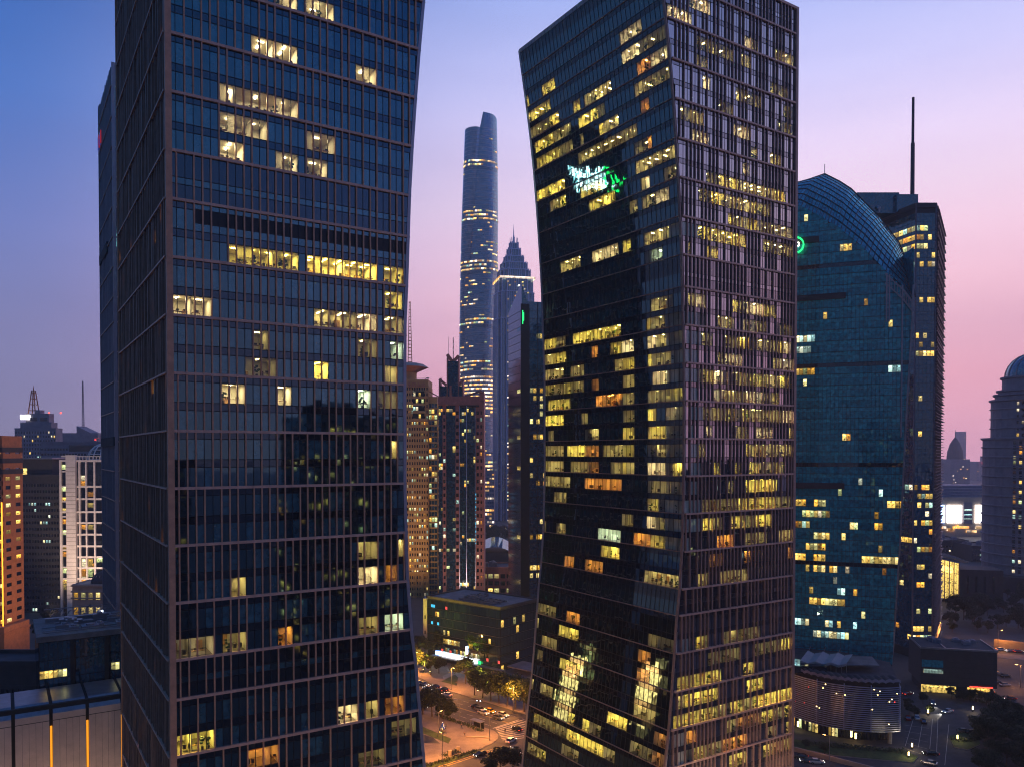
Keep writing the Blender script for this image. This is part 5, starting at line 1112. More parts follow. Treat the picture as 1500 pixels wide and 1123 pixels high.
# ------------------------------------------------------------------ streets and plazas
rd = Vector((.743, -.669, 0)); rn = Vector((.669, .743, 0))           # main road direction and its normal
def sheet(name, pts, z, mat, kerb=None):
    P = [gp(*p) if len(p) == 2 else Vector(p) for p in pts]; m = MB()
    if kerb:
        m.prism([(p.x, p.y) for p in P], -.05, z, 1, 0); o = m.build(name, [mat, kerb])
    else:
        m.poly([(p.x, p.y, z) for p in P], 0, (0, 0, 1)); o = m.build(name, [mat])
    return struct(o)
sheet('plaza', [(560, 1036), (600, 1037), (639, 1044), (662, 1050), (690, 1060), (712, 1066), (724, 1070), (730, 1076), (729, 1082), (722, 1088), (700, 1098), (660, 1109), (618, 1121), (560, 1138)], .14, 'pave', 'kerb')
sheet('pavement', [(585, 982), (610, 990), (649, 1009), (700, 1024), (768, 1045), (800, 1055), (812, 1040), (790, 1000), (735, 985), (690, 965), (625, 952), (585, 950)], .14, 'pave', 'kerb')
struct(sheet('lawn', [(646, 998), (667, 988), (671, 992), (669, 1004)], .2, 'grass', 'kerb')); sheet('path', [(648, 990), (664, 983), (668, 986), (650, 995)], .17, 'kerb')
sheet('sunken_lawn', [(618, 1064), (661, 1082), (657, 1089), (619, 1074)], .2, 'grass', 'kerb'); sheet('sunken_court', [(618, 1075), (634, 1080), (645, 1089), (618, 1088)], .16, 'black')
sheet('verge', [(600, 1127), (650, 1113), (700, 1099), (702, 1101), (655, 1118), (605, 1132)], .2, 'grass', 'kerb')
# road paint
pm = MB(); py_ = MB(); c0 = gp(644, 1027)
def stripe(m, a, b, wd, z=.012):
    a, b = Vector(a), Vector(b); d = (b-a).normalized(); n = Vector((-d.y, d.x, 0))*wd/2
    m.poly([(p.x, p.y, z) for p in (a-n, b-n, b+n, a+n)], 0, (0, 0, 1))
for k_ in (-6.4, -3.2, 3.4, 6.6):
    for i in range(-14, 9):
        a = c0+rn*k_+rd*(i*6); stripe(pm, a, a+rd*3, .16)
for k_ in (-.25, .1): stripe(py_, c0+rn*k_-rd*85, c0+rn*k_+rd*44, .16)
for i in range(9):
    f = i/8; a = gp(726, 1066).lerp(gp(736, 1083), f); b = gp(768, 1053).lerp(gp(786, 1078), f); stripe(pm, a, b, .55)
stripe(pm, gp(722, 1066), gp(760, 1053.5), .5)
cd_ = (gp(722, 1088)-gp(660, 1109)).normalized()
for a, b in (((735, 1092), (640, 1123)), ((738, 1093.5), (643, 1125))): stripe(py_, gp(*a), gp(*b), .3)
for i in range(7):
    a = gp(748, 1108)-cd_*(i*6); stripe(pm, a, a-cd_*3, .16)
for i in range(6):
    a = gp(757, 1097)+rd*i*3; stripe(pm, a, a+rd*1.8, .2)
struct(pm.build('road_marking', 'paint')); struct(py_.build('road_marking', 'yellow'))
# right hand forecourt
sheet('forecourt', [(1160, 1070), (1240, 1088), (1324, 1090), (1330, 1040), (1322, 1020), (1326, 1000), (1352, 1008), (1450, 1016), (1520, 1020), (1520, 960), (1600, 970), (1640, 1140), (1160, 1140)], .006, 'roof')
sheet('verge', [(1160, 1082), (1200, 1090), (1250, 1093), (1320, 1098), (1345, 1108), (1338, 1117), (1290, 1113), (1220, 1106), (1160, 1094)], .25, 'grass', 'kerb'); sheet('verge', [(1390, 1078), (1412, 1072), (1432, 1078), (1436, 1090), (1418, 1098), (1398, 1094)], .25, 'grass', 'kerb')
mk = MB()
for i in range(6): stripe(mk, gp(1322+i*1.5, 1052+i*9), gp(1362-i*1.0, 1056+i*10), .14, .014)
for a, b in (((1338, 1052), (1326, 1092)), ((1352, 1054), (1345, 1094)), ((1374, 1050), (1372, 1100)), ((1366, 1052), (1362, 1096)), ((1390, 1060), (1384, 1120)), ((1420, 1062), (1440, 1075)), ((1398, 1016), (1480, 1024))): stripe(mk, gp(*a), gp(*b), .14, .014)
struct(mk.build('road_marking', 'paint'))
sheet('road', [(1430, 1000), (1560, 1012), (1560, 965), (1468, 952), (1440, 946)], .01, 'asphalt'); sheet('pavement', [(1455, 962), (1540, 970), (1540, 963), (1455, 956)], .14, 'pave', 'kerb')
a, b = gp(1150, 1096), gp(1255, 1123); d_ = (b-a).normalized(); o = MB(); o.bar(a-d_*20+Vector((0, 0, .7)), b+d_*30+Vector((0, 0, .7)), .5, 1.4)
tag(o.build('roadside_wall', 'wall_c'), 'long low stone wall along the road below the louvred podium', 'wall')
def wallrun(pts, h, label, mat='wall_g', th=.3):
    m = MB(); P = [gp(*p) for p in pts]
    for p, q in zip(P, P[1:]): m.bar(p+Vector((0, 0, h/2)), q+Vector((0, 0, h/2)), th, h)
    tag(m.build('low_wall', mat), label, 'wall')
wallrun([(1456, 947), (1540, 957)], 4, 'pale lamplit wall along the road at the far right', 'wall_c')
wallrun([(682, 1079.5), (717, 1081)], .5, 'short stone bench wall on the lamplit plaza', 'wall_c', .5)

# ------------------------------------------------------------------ street lamps
def glow(parent, loc, col, watts, rad=.3, up=False):
    l = bpy.data.lights.new('lamp_glow', 'SPOT' if up else 'POINT'); l.energy = watts; l.color = col; l.shadow_soft_size = rad
    o = bpy.data.objects.new('lamp_glow', l); COL.objects.link(o); o.parent = parent; o.location = loc
    if up: l.spot_size = R(110); l.spot_blend = .6; o.rotation_euler = (math.pi, 0, 0)
    return o
SOD = (1, .37, .075)
def street_lamp(px_, py_, label, h=9, ang=0, watts=5200, col=SOD, group='street lamps'):
    p = gp(px_, py_); r = thing('street_lamp', label, 'street lamp', (p.x, p.y, 0), ang, group)
    part(r, 'pole', 'metal', lambda m: (m.tube((0, 0, 0), (0, 0, h), .13, .08), m.tube((0, 0, h), (1.6, 0, h+.3), .06, .05), m.tube((0, 0, 0), (0, 0, .5), .22)))
    part(r, 'lamp_head', 'metal', lambda m: m.box(1.2, 2.1, -.16, .16, h+.28, h+.42)); part(r, 'lamp_lens', 'sodium', lambda m: m.box(1.25, 2.05, -.13, .13, h+.2, h+.275))
    glow(r, (1.65, 0, h-.1), col, watts); return r
street_lamp(717, 1084, 'tall street lamp on the plaza corner by the zebra crossing', 10, 2.6, 16000); street_lamp(661, 1010, 'street lamp on the far pavement beside the lawn wedge', 9, -.9, 13000); street_lamp(642, 1078, 'thin street lamp beside the silver sculpture on the plaza', 8, 1.0, 4000)
street_lamp(608, 985, 'street lamp at the left end of the far pavement', 9, -.9, 15000); street_lamp(752, 1043, 'street lamp under the trees of the far pavement', 9, -2.4, 12000); street_lamp(648, 1118, 'street lamp on the planted verge below the plaza', 9, 2, 15000)
street_lamp(1372, 938, 'orange street lamp glowing beside the foot of the masted tower', 9, 0, 6500); street_lamp(1462, 950, 'orange street lamp by the road at the far right', 9, 0, 6500); street_lamp(1495, 1006, 'street lamp beside the parked cars at the right edge', 9, 3, 3500); street_lamp(1215, 1116, 'street lamp on the road below the louvred podium', 8, 2.4, 500, group=None)
# traffic signals
def signal(px_, py_, arm, label, ang, col='green'):
    p = gp(px_, py_); r = thing('traffic_signal', label, 'traffic light', (p.x, p.y, 0), ang, 'traffic signals')
    part(r, 'pole', 'metal', lambda m: (m.tube((0, 0, 0), (0, 0, 7), .16, .12), m.tube((-arm*.3, 0, 6.6), (arm, 0, 7.6), .1, .07)))
    for x in (arm*.8, arm*.95):
        h = part(r, 'signal_head', 'black', lambda m: m.box(x-.5, x+.5, -.15, .15, 7.0, 7.7)); l = MB(); l.tube((x-.25, -.16, 7.35), (x-.25, -.2, 7.35), .16); l.build('signal_light', K[col], h)
signal(672.5, 1052, 9, 'traffic signal with a long arm reaching over the main road', -.35, 'led'); signal(769, 1040, 5, 'traffic signal at the far corner showing red', 3.6, 'red')
# bollard lights on the right
for q, lab in (((1425, 1042), 'lit bollard in the middle of the forecourt beside the hedged island'), ((1359.5, 1047), 'lit bollard beside the small parked cars'), ((1402.5, 1085), 'lit bollard on the grass island of the car park'), ((1336, 1097), 'upper lit bollard on the grass strip at the end of the podium'), ((1331, 1110), 'lower lit bollard on the grass strip at the end of the podium')):
    p = gp(*q); r = thing('bollard_light', lab, 'bollard light', (p.x, p.y, 0), 0, 'bollard lights')
    part(r, 'post', 'black', lambda m: (m.box(-.16, .16, -.16, .16, 0, .9), m.box(-.18, .18, -.18, .18, 2.1, 2.2))); part(r, 'glow_tube', 'bulb', lambda m: m.box(-.15, .15, -.15, .15, .9, 2.1)); glow(r, (0, -.4, 2.6), (1, .75, .4), 260, .2)
# ------------------------------------------------------------------ trees
def make_tree(seed, h, rad_, mat, shape=1.0, nleaf=2600):
    rg = random.Random(seed); r = thing('tree', '', 'tree')
    tk = MB(); top = Vector((rg.uniform(-.3, .3), rg.uniform(-.3, .3), h*.55)); tk.tube((0, 0, 0), (top.x*.5, top.y*.5, h*.3), .24, .17, 7); tk.tube((top.x*.5, top.y*.5, h*.3), top, .17, .08, 7)
    blobs = []
    for i in range(11):
        a = rg.uniform(0, 6.28); q = rg.uniform(.2, .78)*rad_; z = h*rg.uniform(.42, .86); z -= (q/rad_)**2*h*.12
        c_ = Vector((q*math.cos(a), q*math.sin(a), z)); blobs.append((c_, rad_*rg.uniform(.3, .5)))
        tk.tube(top*.6, c_*.9, .09, .03, 5)
    blobs.append((Vector((0, 0, h*.82)), rad_*.5)); o = tk.build('trunk', 'bark', r)
    lf = MB()
    for _ in range(nleaf):
        c_, br = rg.choice(blobs); d = Vector((rg.gauss(0, 1), rg.gauss(0, 1), rg.gauss(0, 1))).normalized()*br*rg.random()**.4; d.z *= .8*shape
        p = c_+d; s_ = rg.uniform(.14, .36); u = Vector((rg.gauss(0, 1), rg.gauss(0, 1), rg.gauss(0, .6))).normalized(); v = u.cross(Vector((rg.gauss(0, 1), rg.gauss(0, 1), rg.gauss(0, 1)))).normalized()
        lf.poly([p-u*s_, p-v*s_*.6, p+u*s_, p+v*s_*.6])
    lf.build('crown', mat, r); return r
protos = [make_tree(1, 9, 3.6, 'leaf'), make_tree(2, 8, 3.0, 'leaf', 1.1), make_tree(3, 11, 5.0, 'leafd', .9, 4200), make_tree(4, 7, 3.4, 'leafd', 1, 2400)]
used_ = set(); rgt = random.Random(12)
def tree(px_, py_, k_, sc, label, group):
    src = protos[k_]; o = src if k_ not in used_ else copy_tree(src); used_.add(k_)
    p = gp(px_, py_); o.location = (p.x, p.y, 0); o.rotation_euler = (0, 0, rgt.uniform(0, 6)); o.scale = (sc, sc, sc*rgt.uniform(.9, 1.12)); tag(o, label, 'tree', group); return o
for x, y, sc in ((695, 1018, 1.2), (707, 1022, 1.25), (719, 1026, 1.3), (731, 1030, 1.3), (743, 1034, 1.35), (755, 1038, 1.4), (768, 1042, 1.45)): tree(x, y, 0, sc, 'street tree in the row along the far pavement of the main road', 'street trees along the far pavement')
for x, y, sc in ((611, 981, 1.15), (621, 984, 1.05), (631, 988, 1.0)): tree(x, y, 1, sc, 'small tree lit yellow beside the left end of the far pavement', 'lamplit trees by the lawn')
tree(616, 968, 2, 1.15, 'dark tree behind the lamplit trees at the concrete slab', None); tree(682, 1001, 2, 1.2, 'biggest dark tree, standing in front of the glowing white screen', None); tree(643, 986, 3, 1.0, 'small dark tree beside the pale path and lawn', None)
for x, y, sc in ((619, 1046, 1.45), (633, 1049, 1.4), (648, 1052, 1.25), (658, 1054, .9)): tree(x, y, 3, sc, 'bushy dark tree on the plaza edge beside the main road', 'trees on the plaza edge')
for x, y, sc in ((733, 1130, 1.15), (752, 1132, 1.2), (716, 1138, .8)): tree(x, y, 3, sc, 'round dark tree at the foot of the leaning tower by the lower road', 'trees at the foot of the leaning tower')
tree(1180, 1096, 3, .45, 'left round shrub tree on the grass strip below the podium', None); tree(1208, 1104, 3, .5, 'right round shrub tree on the grass strip below the podium', None)
for x, y, sc in ((1340, 1050, .6), (1332, 1046, .55), (1352, 1030, .6), (1362, 1046, .55), (1330, 1036, .5)): tree(x, y, 3, sc, 'small dark tree beside the right end of the louvred podium', 'trees at the podium end')
for i in range(30):
    x, y = rgt.uniform(1418, 1530), rgt.uniform(1062, 1150)
    if x < 1400+(1123-y)*.2+ (40 if y < 1085 else 0): x += 40
    tree(x, y, 2, rgt.uniform(.7, 1.05), 'dark tree in the dense grove at the bottom right corner', 'grove at the bottom right')
for i in range(46):
    x, y = rgt.uniform(1385, 1520), rgt.uniform(868, 930)
    if x < 1400 and y < 905: continue
    tree(x, y, rgt.choice((2, 3)), rgt.uniform(.8, 1.3), 'dark tree in the park behind the dark box building', 'park trees behind the dark hall')
for i in range(12): tree(rgt.uniform(712, 748), rgt.uniform(786, 812), 2, rgt.uniform(1.1, 1.7), 'far dark tree between the brown and the angled tower', 'far trees in the gap')
for i in range(10): tree(rgt.uniform(30, 100), rgt.uniform(905, 950), 3, rgt.uniform(.7, 1.1), 'dark tree in the gap right of the orange brick tower', 'trees beside the orange tower')
for i in range(9): tree(1395+i*8.5+rgt.uniform(-2, 2), 1022+i*1.5+rgt.uniform(-2, 2), 3, rgt.uniform(.5, .7), 'low dark tree in the hedge line in front of the dark box building', 'hedge line trees')
# yellow uplights in the planting
for q, lab, wt in (((700, 1012), 'hidden yellow uplight under the first street trees', 3000), ((713, 1017), 'second yellow uplight under the street trees', 3000), ((620, 981), 'yellow uplight under the small lamplit trees', 2600), ((630, 984), 'right yellow uplight under the small lamplit trees', 2200)):
    p = gp(*q); r = thing('garden_uplight', lab, 'uplight', (p.x, p.y, .14), 0, 'garden uplights'); part(r, 'housing', 'black', lambda m: m.tube((0, 0, 0), (0, 0, .3), .2, .22)); part(r, 'lens', 'bulb', lambda m: m.tube((0, 0, .3), (0, 0, .34), .19)); glow(r, (0, 0, .6), (1, .78, .08), wt*26, .25, True)
# hedges
def hedge(pts, h, wd, label):
    m = MB(); P = [gp(*p) for p in pts]; rg = random.Random(len(label))
    for p, q in zip(P, P[1:]):
        n = int((q-p).length*26*wd)
        for _ in range(n):
            c_ = p.lerp(q, rg.random())+Vector((rg.uniform(-wd, wd), rg.uniform(-wd, wd), rg.uniform(.1, h))); s_ = rg.uniform(.15, .32); u = Vector((rg.gauss(0, 1), rg.gauss(0, 1), rg.gauss(0, 1))).normalized(); v = u.orthogonal().normalized()
            m.poly([c_-u*s_, c_-v*s_, c_+u*s_, c_+v*s_])
    tag(m.build('hedge', 'hedge'), label, 'hedge')
hedge([(640, 1047), (660, 1055), (690, 1065), (706, 1071)], 1.0, .9, 'long low hedge along the plaza edge of the main road'); hedge([(622, 1124), (660, 1112), (700, 1100)], .9, .9, 'low hedge on the verge below the plaza'); hedge([(648, 1108), (672, 1101)], 1.2, 1.0, 'short reddish planting bed on the lower plaza')
hedge([(1180, 1090), (1250, 1096), (1325, 1102)], 1.0, 1.5, 'clipped hedge along the front of the louvred podium'); hedge([(1395, 1085), (1430, 1084)], 1.0, 1.5, 'hedge on the grass island in the car park'); hedge([(1400, 1020), (1465, 1034)], 1.2, 1.6, 'hedge along the drive before the dark box building')
# sculpture, stones
p = gp(648.5, 1074); r = thing('sculpture', 'polished silver drop shaped sculpture on the plaza', 'sculpture', (p.x, p.y, .14)); m = MB(); m.lathe([(0, .2), (.8, .4), (1.25, 1.0), (1.2, 1.7), (.7, 2.7), (.3, 3.5), (0, 4.2)], 20); m.build('drop', M('polished_silver', (.75, .75, .78), .12, 1, .05), r, smooth=True); part(r, 'base', 'wall_g', lambda m: m.tube((0, 0, 0), (0, 0, .3), 1.3, 1.2, 20))
for q, lab in (((659, 1107), 'left pale stone block on the lower plaza'), ((671, 1101), 'right pale stone block on the lower plaza')):
    p = gp(*q); m = MB(); m.prism([(p.x-.5, p.y-.4), (p.x+.5, p.y-.45), (p.x+.55, p.y+.4), (p.x-.45, p.y+.45)], .1, 1.9); tag(m.build('stone_block', 'wall_c'), lab, 'stone', 'stone blocks on the plaza')
p = gp(699, 1067); r = thing('kiosk', 'small dark pavilion with a flat top beside the zebra crossing', 'kiosk', (p.x, p.y, .14), -.73); part(r, 'roof', 'metal', lambda m: m.box(-2.6, 2.6, -1.1, 1.1, 2.7, 2.9)); part(r, 'back_panel', 'dkgl', lambda m: m.box(-2.4, 2.4, .8, .9, .2, 2.6)); part(r, 'post', 'metal', lambda m: m.tube((-2.4, -.9, 0), (-2.4, -.9, 2.7), .08)); part(r, 'post', 'metal', lambda m: m.tube((2.4, -.9, 0), (2.4, -.9, 2.7), .08))
# ------------------------------------------------------------------ cars
CM = dict(black=M('black_car_paint', (.012, .012, .014), .2, .3, .05), white=M('white_car_paint', (.72, .72, .7), .25, .1, .03), grey=M('grey_car_paint', (.16, .17, .18), .25, .5, .05), yellow=M('taxi_yellow_paint', (.75, .42, .02), .25, .1, .03), red=M('red_car_paint', (.4, .02, .02), .2, .2, .05), silver=M('silver_car_paint', (.45, .46, .48), .22, .7, .05), blue=M('blue_car_paint', (.05, .12, .35), .22, .3, .05))
def make_car():
    r = thing('car', '', 'car'); L = 2.3
    sec = [(-2.3, .45, .72, .68), (-2.22, .3, .92, .84), (-1.6, .22, 1.0, .9), (-.6, .2, .97, .91), (.7, .2, .95, .91), (1.4, .22, .86, .89), (2.1, .28, .72, .82), (2.3, .42, .6, .62)]
    m = MB()
    for (xa, ba, ta, wa), (xb, bb, tb, wb) in zip(sec, sec[1:]):
        prof = lambda x, b, t, w_: [(x, -w_*.9, b), (x, -w_, b+(t-b)*.5), (x, -w_*.93, t), (x, w_*.93, t), (x, w_, b+(t-b)*.5), (x, w_*.9, b)]
        A, B = prof(xa, ba, ta, wa), prof(xb, bb, tb, wb); c_ = Vector(((xa+xb)/2, 0, .6))
        for i in range(6):
            j = (i+1) % 6; q = [A[i], A[j], B[j], B[i]]; m.poly(q, 0, sum((Vector(t) for t in q), Vector())/4-c_)
    for (x, b, t, w_), s_ in ((sec[0], -1), (sec[-1], 1)): m.poly([(x, -w_*.9, b), (x, -w_, (b+t)/2), (x, -w_*.93, t), (x, w_*.93, t), (x, w_, (b+t)/2), (x, w_*.9, b)], 0, (s_, 0, 0))
    m.box(-1.15, .35, -.62, .62, 1.42, 1.47); m.build('body', CM['black'], r, smooth=False)
    g_ = MB(); lo = [(-1.95, -.80, .96), (1.15, -.80, .92), (1.15, .80, .92), (-1.95, .80, .96)]; hi = [(-1.25, -.62, 1.43), (.4, -.62, 1.43), (.4, .62, 1.43), (-1.25, .62, 1.43)]
    for i in range(4): j = (i+1) % 4; q = [lo[i], lo[j], hi[j], hi[i]]; g_.poly(q, 0, sum((Vector(t) for t in q), Vector())/4-Vector((-.4, 0, 1)))
    g_.build('window', 'dkgl', r)
    for x in (-1.42, 1.4):
        for y in (-.82, .82):
            w_ = MB(); w_.tube((x, y-.1, .32), (x, y+.1, .32), .32, .32, 14); o = w_.build('wheel', 'tyre', r); w_ = MB(); w_.tube((x, y-.115, .32), (x, y+.115, .32), .2, .2, 10); w_.build('rim', 'rim', o)
    for y in (-.6, .6): part(r, 'headlight', 'head', lambda m: m.box(2.16, 2.28, y-.17, y+.17, .56, .7)); part(r, 'taillight', 'tail', lambda m: m.box(-2.3, -2.2, y-.2, y+.2, .68, .82))
    return r
car0 = make_car(); carn = [0]
for o in car0.children:
    if o.name.startswith(('body', 'headlight', 'taillight')): o.material_slots[0].link = 'OBJECT'; o.material_slots[0].material = CM['black'] if o.name.startswith('body') else o.data.materials[0]
HO, TO = K['head'], K['tail']; OFFH, OFFT = M('headlight_off', (.5, .5, .5), .2), M('taillight_off', (.18, .01, .01), .3)
def car(px_, py_, ang, col, label, group='cars on the streets', lights=True, sc=1, beam=0):
    o = car0 if carn[0] == 0 else copy_tree(car0); carn[0] += 1
    p = gp(px_, py_); o.location = (p.x, p.y, .012); o.rotation_euler = (0, 0, ang); o.scale = (sc, sc, sc); tag(o, label, 'car', group)
    for c_ in o.children:
        n = c_.name.split('.')[0]
        if n == 'body': c_.material_slots[0].material = CM[col]
        elif n == 'headlight': c_.material_slots[0].material = HO if lights else OFFH
        elif n == 'taillight': c_.material_slots[0].material = TO if lights else OFFT
    if beam:
        l = bpy.data.lights.new('headlight_beam', 'SPOT'); l.energy = beam; l.spot_size = R(50); l.color = (1, .93, .8); b = bpy.data.objects.new('headlight_beam', l); COL.objects.link(b); b.parent = o; b.location = (2.4, 0, .65); b.rotation_euler = (0, R(-84), 0)
    return o
rdA = math.atan2(rd.y, rd.x); rdB = rdA+math.pi
for x, y, a, c_, lab in ((614, 1001, rdA, 'white', 'white car at the left end of the queue beside the tower edge'), (621, 1003, rdA, 'silver', 'silver car second from the left tower edge in the far lanes'), (626, 1009, rdB, 'white', 'white car with red taillights behind the plaza trees'), (637.5, 1007, rdB, 'black', 'dark car with bright red taillights nearest the far kerb'), (640, 1012.5, rdB, 'grey', 'grey car with red taillights in the middle lane'), (650, 1011, rdB, 'black', 'black car braking furthest from the tower edge'), (655, 1018.5, rdB, 'white', 'white car with red taillights in front of the signal arm'),
  (618, 1036, rdA, 'blue', 'blue car half hidden by the plaza trees at the tower edge'), (698, 1037, rdA, 'black', 'black car first in the middle of the crossing queue'), (703, 1040, rdA, 'silver', 'silver car close behind the black car in the queue'), (708, 1045, rdA, 'white', 'white car with a dark roof left of the yellow taxi'), (717.5, 1042.5, rdA, 'yellow', 'yellow taxi in the queue at the zebra crossing'), (730, 1052, rdA, 'silver', 'silver car at the stop line in front of the taxi'), (737, 1048, rdA, 'white', 'white sport utility car at the far side of the stop line'),
  (757, 1069, rdA+2.9, 'black', 'black car driving over the zebra crossing'), (748.5, 1086, 1.0, 'white', 'white car turning just past the zebra crossing'), (742, 1099.5, .7, 'black', 'black car with red taillights in the lower road'), (703.5, 1106, math.atan2(-cd_.y, -cd_.x), 'black', 'dark saloon coming down the lower road beside the verge'), (756, 1108, .7, 'red', 'red car at the lower road beside the leaning tower'),
  (1173, 1110, 2.9, 'black', 'black parked car below the podium nearest the tower edge'), (1183, 1116, 2.9, 'grey', 'grey car at the bottom edge below the podium'), (1196, 1117, -.1, 'white', 'white car with glaring lights on the road below the podium')): car(x, y, a, c_, lab)
for x, y, a, c_, lab, li in ((1366, 1030, -1.9, 'silver', 'silver car on the forecourt driving toward the viewer with headlights on', 900), (1388, 1043, 3.6, 'white', 'white car with the brightest headlights crossing the forecourt', 2600), (1375, 1006, .1, 'black', 'black car left of two under the lit hall entrance', 0), (1391, 1005, .1, 'black', 'black car right of two under the lit hall entrance', 0), (1414, 1007, .1, 'white', 'white car leaving the hall entrance', 0), (1447, 1014, 2.7, 'grey', 'grey car with red brake lights in front of the dark hall', 1), (1479, 1024, 3.05, 'red', 'red lit car near the grove at the right edge', 1), (1363, 1105, 2.9, 'black', 'black car with orange red lights at the bottom of the car park', 1), (1361, 1119, 2.5, 'silver', 'silver car at the very bottom of the car park', 0),
  (1330, 1053, 1.2, 'red', 'red car parked tight against the podium end', 0), (1343, 1052, 1.2, 'white', 'white car parked between the small trees', 0), (1353, 1058, 1.2, 'black', 'black car parked right of the white car by the small trees', 0), (1463, 988, .2, 'grey', 'grey car in the back row beside the dark hall', 0), (1473, 991, .2, 'black', 'black car in the back row beside the dark hall', 0), (1462, 1001, .2, 'black', 'black car in the front row beside the dark hall', 0), (1472, 1004, .2, 'silver', 'silver car in the front row beside the dark hall', 0), (1412, 1072, .1, 'grey', 'grey car parked behind the grass island', 0), (1424, 1074, .1, 'black', 'black car parked behind the grass island', 0),
  (1466, 952, .1, 'white', 'white car under the orange lamp on the far right road', 1), (1480, 954, 3.2, 'silver', 'silver car on the far right road', 1), (1492, 955, .1, 'red', 'red car on the far right road at the frame edge', 1), (1330, 1017, .4, 'red', 'red vehicle beside the end of the podium roof', 1)): car(x, y, a, c_, lab, 'cars on the forecourt', li > 0, beam=li if li > 10 else 0)
# ------------------------------------------------------------------ people
def skinmesh(name, verts, edges, radii, mat, parent):
    me = bpy.data.meshes.new(name); me.from_pydata(verts, edges, []); me.materials.append(K[mat]); o = bpy.data.objects.new(name, me); COL.objects.link(o); o.modifiers.new('skin', 'SKIN')
    for v, q in zip(me.skin_vertices[0].data, radii): v.radius = (q, q)
    me.skin_vertices[0].data[0].use_root = True
    sb = o.modifiers.new('smooth', 'SUBSURF'); sb.levels = sb.render_levels = 1; o.parent = parent; return o
def make_person():
    r = thing('person', '', 'person')
    V = [(0, 0, .95), (0, 0, 1.15), (.02, 0, 1.38), (.03, 0, 1.5), (.04, 0, 1.62), (.05, 0, 1.72), (0, .1, .9), (.16, .1, .5), (.12, .1, .08), (.24, .1, .04), (0, -.1, .9), (-.1, -.1, .5), (-.3, -.1, .12), (-.2, -.1, .05), (.0, .2, 1.4), (-.08, .24, 1.12), (.06, .25, .9), (.12, .25, .82), (0, -.2, 1.4), (.02, -.25, 1.13), (.2, -.24, .95), (.26, -.24, .88)]
    E = [(0, 1), (1, 2), (2, 3), (3, 4), (4, 5), (0, 6), (6, 7), (7, 8), (8, 9), (0, 10), (10, 11), (11, 12), (12, 13), (2, 14), (14, 15), (15, 16), (16, 17), (2, 18), (18, 19), (19, 20), (20, 21)]
    RR_ = [.13, .12, .14, .055, .09, .08, .09, .065, .045, .035, .09, .065, .045, .035, .06, .045, .035, .035, .06, .045, .035, .035]
    skinmesh('body', V, E, RR_, 'skin', r)
    skinmesh('jacket', V[:3]+[V[14], V[15], V[16], V[18], V[19], V[20]], [(0, 1), (1, 2), (2, 3), (3, 4), (4, 5), (2, 6), (6, 7), (7, 8)], [.15, .145, .16, .075, .06, .05, .075, .06, .05], 'cloth_d', r)
    skinmesh('trousers', [V[0], V[6], V[7], V[8], V[10], V[11], V[12]], [(0, 1), (1, 2), (2, 3), (0, 4), (4, 5), (5, 6)], [.145, .105, .08, .065, .105, .08, .065], 'cloth_b', r)
    skinmesh('hair', [(.03, 0, 1.68), (.02, 0, 1.77)], [(0, 1)], [.095, .06], 'hair', r); return r
per0 = make_person()
for i, (x, y, a, lab) in enumerate(((676, 1067, 2.4, 'person in dark clothes walking left of the others across the plaza'), (680.5, 1079, -1.0, 'person standing beside the low bench wall on the plaza'), (697, 1071.5, 1.0, 'person in dark clothes near the pavilion on the plaza'), (653.5, 1065, .5, 'person standing behind the silver sculpture'), (740, 1073, 2.2, 'person crossing on the zebra stripes'), (668, 1004, -.7, 'person walking past the tip of the lawn wedge'))):
    o = per0 if i == 0 else copy_tree(per0); p = gp(x, y); o.location = (p.x, p.y, .14 if i != 4 else .013); o.rotation_euler = (0, 0, a); tag(o, lab, 'person', 'people on foot')
# signs and screens of the buildings at the left, most of them seen only as reflections in the right tower
def strokes(m, x0, z0, wd, h, rg, P, n=5, t=.35):
    for _ in range(n):
        hz_ = rg.random() < .5; a, b = rg.uniform(0, wd), rg.uniform(0, h)
        p, q = ((x0, z0+b), (x0+wd, z0+b)) if hz_ else ((x0+a, z0), (x0+a, z0+h))
        m.box(min(p[0], q[0])-t/2, max(p[0], q[0])+t/2, .5, .8, min(p[1], q[1])-t/2, max(p[1], q[1])+t/2, 0, P)
rg = random.Random(8)
for i, mt in ((0, 'sign_red'), (1, 'sign_blue'), (2, 'sign_red'), (3, 'sign_blue')):
    m = MB(); strokes(m, 40+i*3.3, 190, 2.6, 3.6, rg, lambda x, y, z: Vector((-y, x, z)), 5, .3); m.build('sign_letter', emit(mt, lin(200, 50, 60) if i % 2 == 0 else lin(50, 80, 180), .5), tt)
for i in range(4):
    m = MB(); strokes(m, 11+i*4.6, 186, 3.8, 6.5, rg, lambda x, y, z: Vector((x, -y, z)), 6, .6); m.build('sign_letter', emit('sign_white', lin(220, 255, 240), 18), tt)
m = MB()
for i in range(16):
    a, b = 2*math.pi*i/16, 2*math.pi*(i+1)/16; m.bar((9+3.6*math.cos(a), -.7, 189+3.6*math.sin(a)), (9+3.6*math.cos(b), -.7, 189+3.6*math.sin(b)), .9, .5, 0, up=(0, 1, 0))
m.build('round_sign', emit('sign_green_glow', lin(20, 240, 90), 9), tt)
gold = litmat('golden_screen', [lin(255, 185, 105), lin(255, 165, 85)], 12, .8)
m = MB(); m.box(24, 31, -.9, -.5, 8, 27); m.build('golden_screen', gold, tt)
annex = [o for o in bpy.data.objects if o.name.startswith('annex_building')][0]
m = MB(); m.box(25.2, 25.6, 10, 18, 16, 29); m.build('golden_screen', gold, annex)
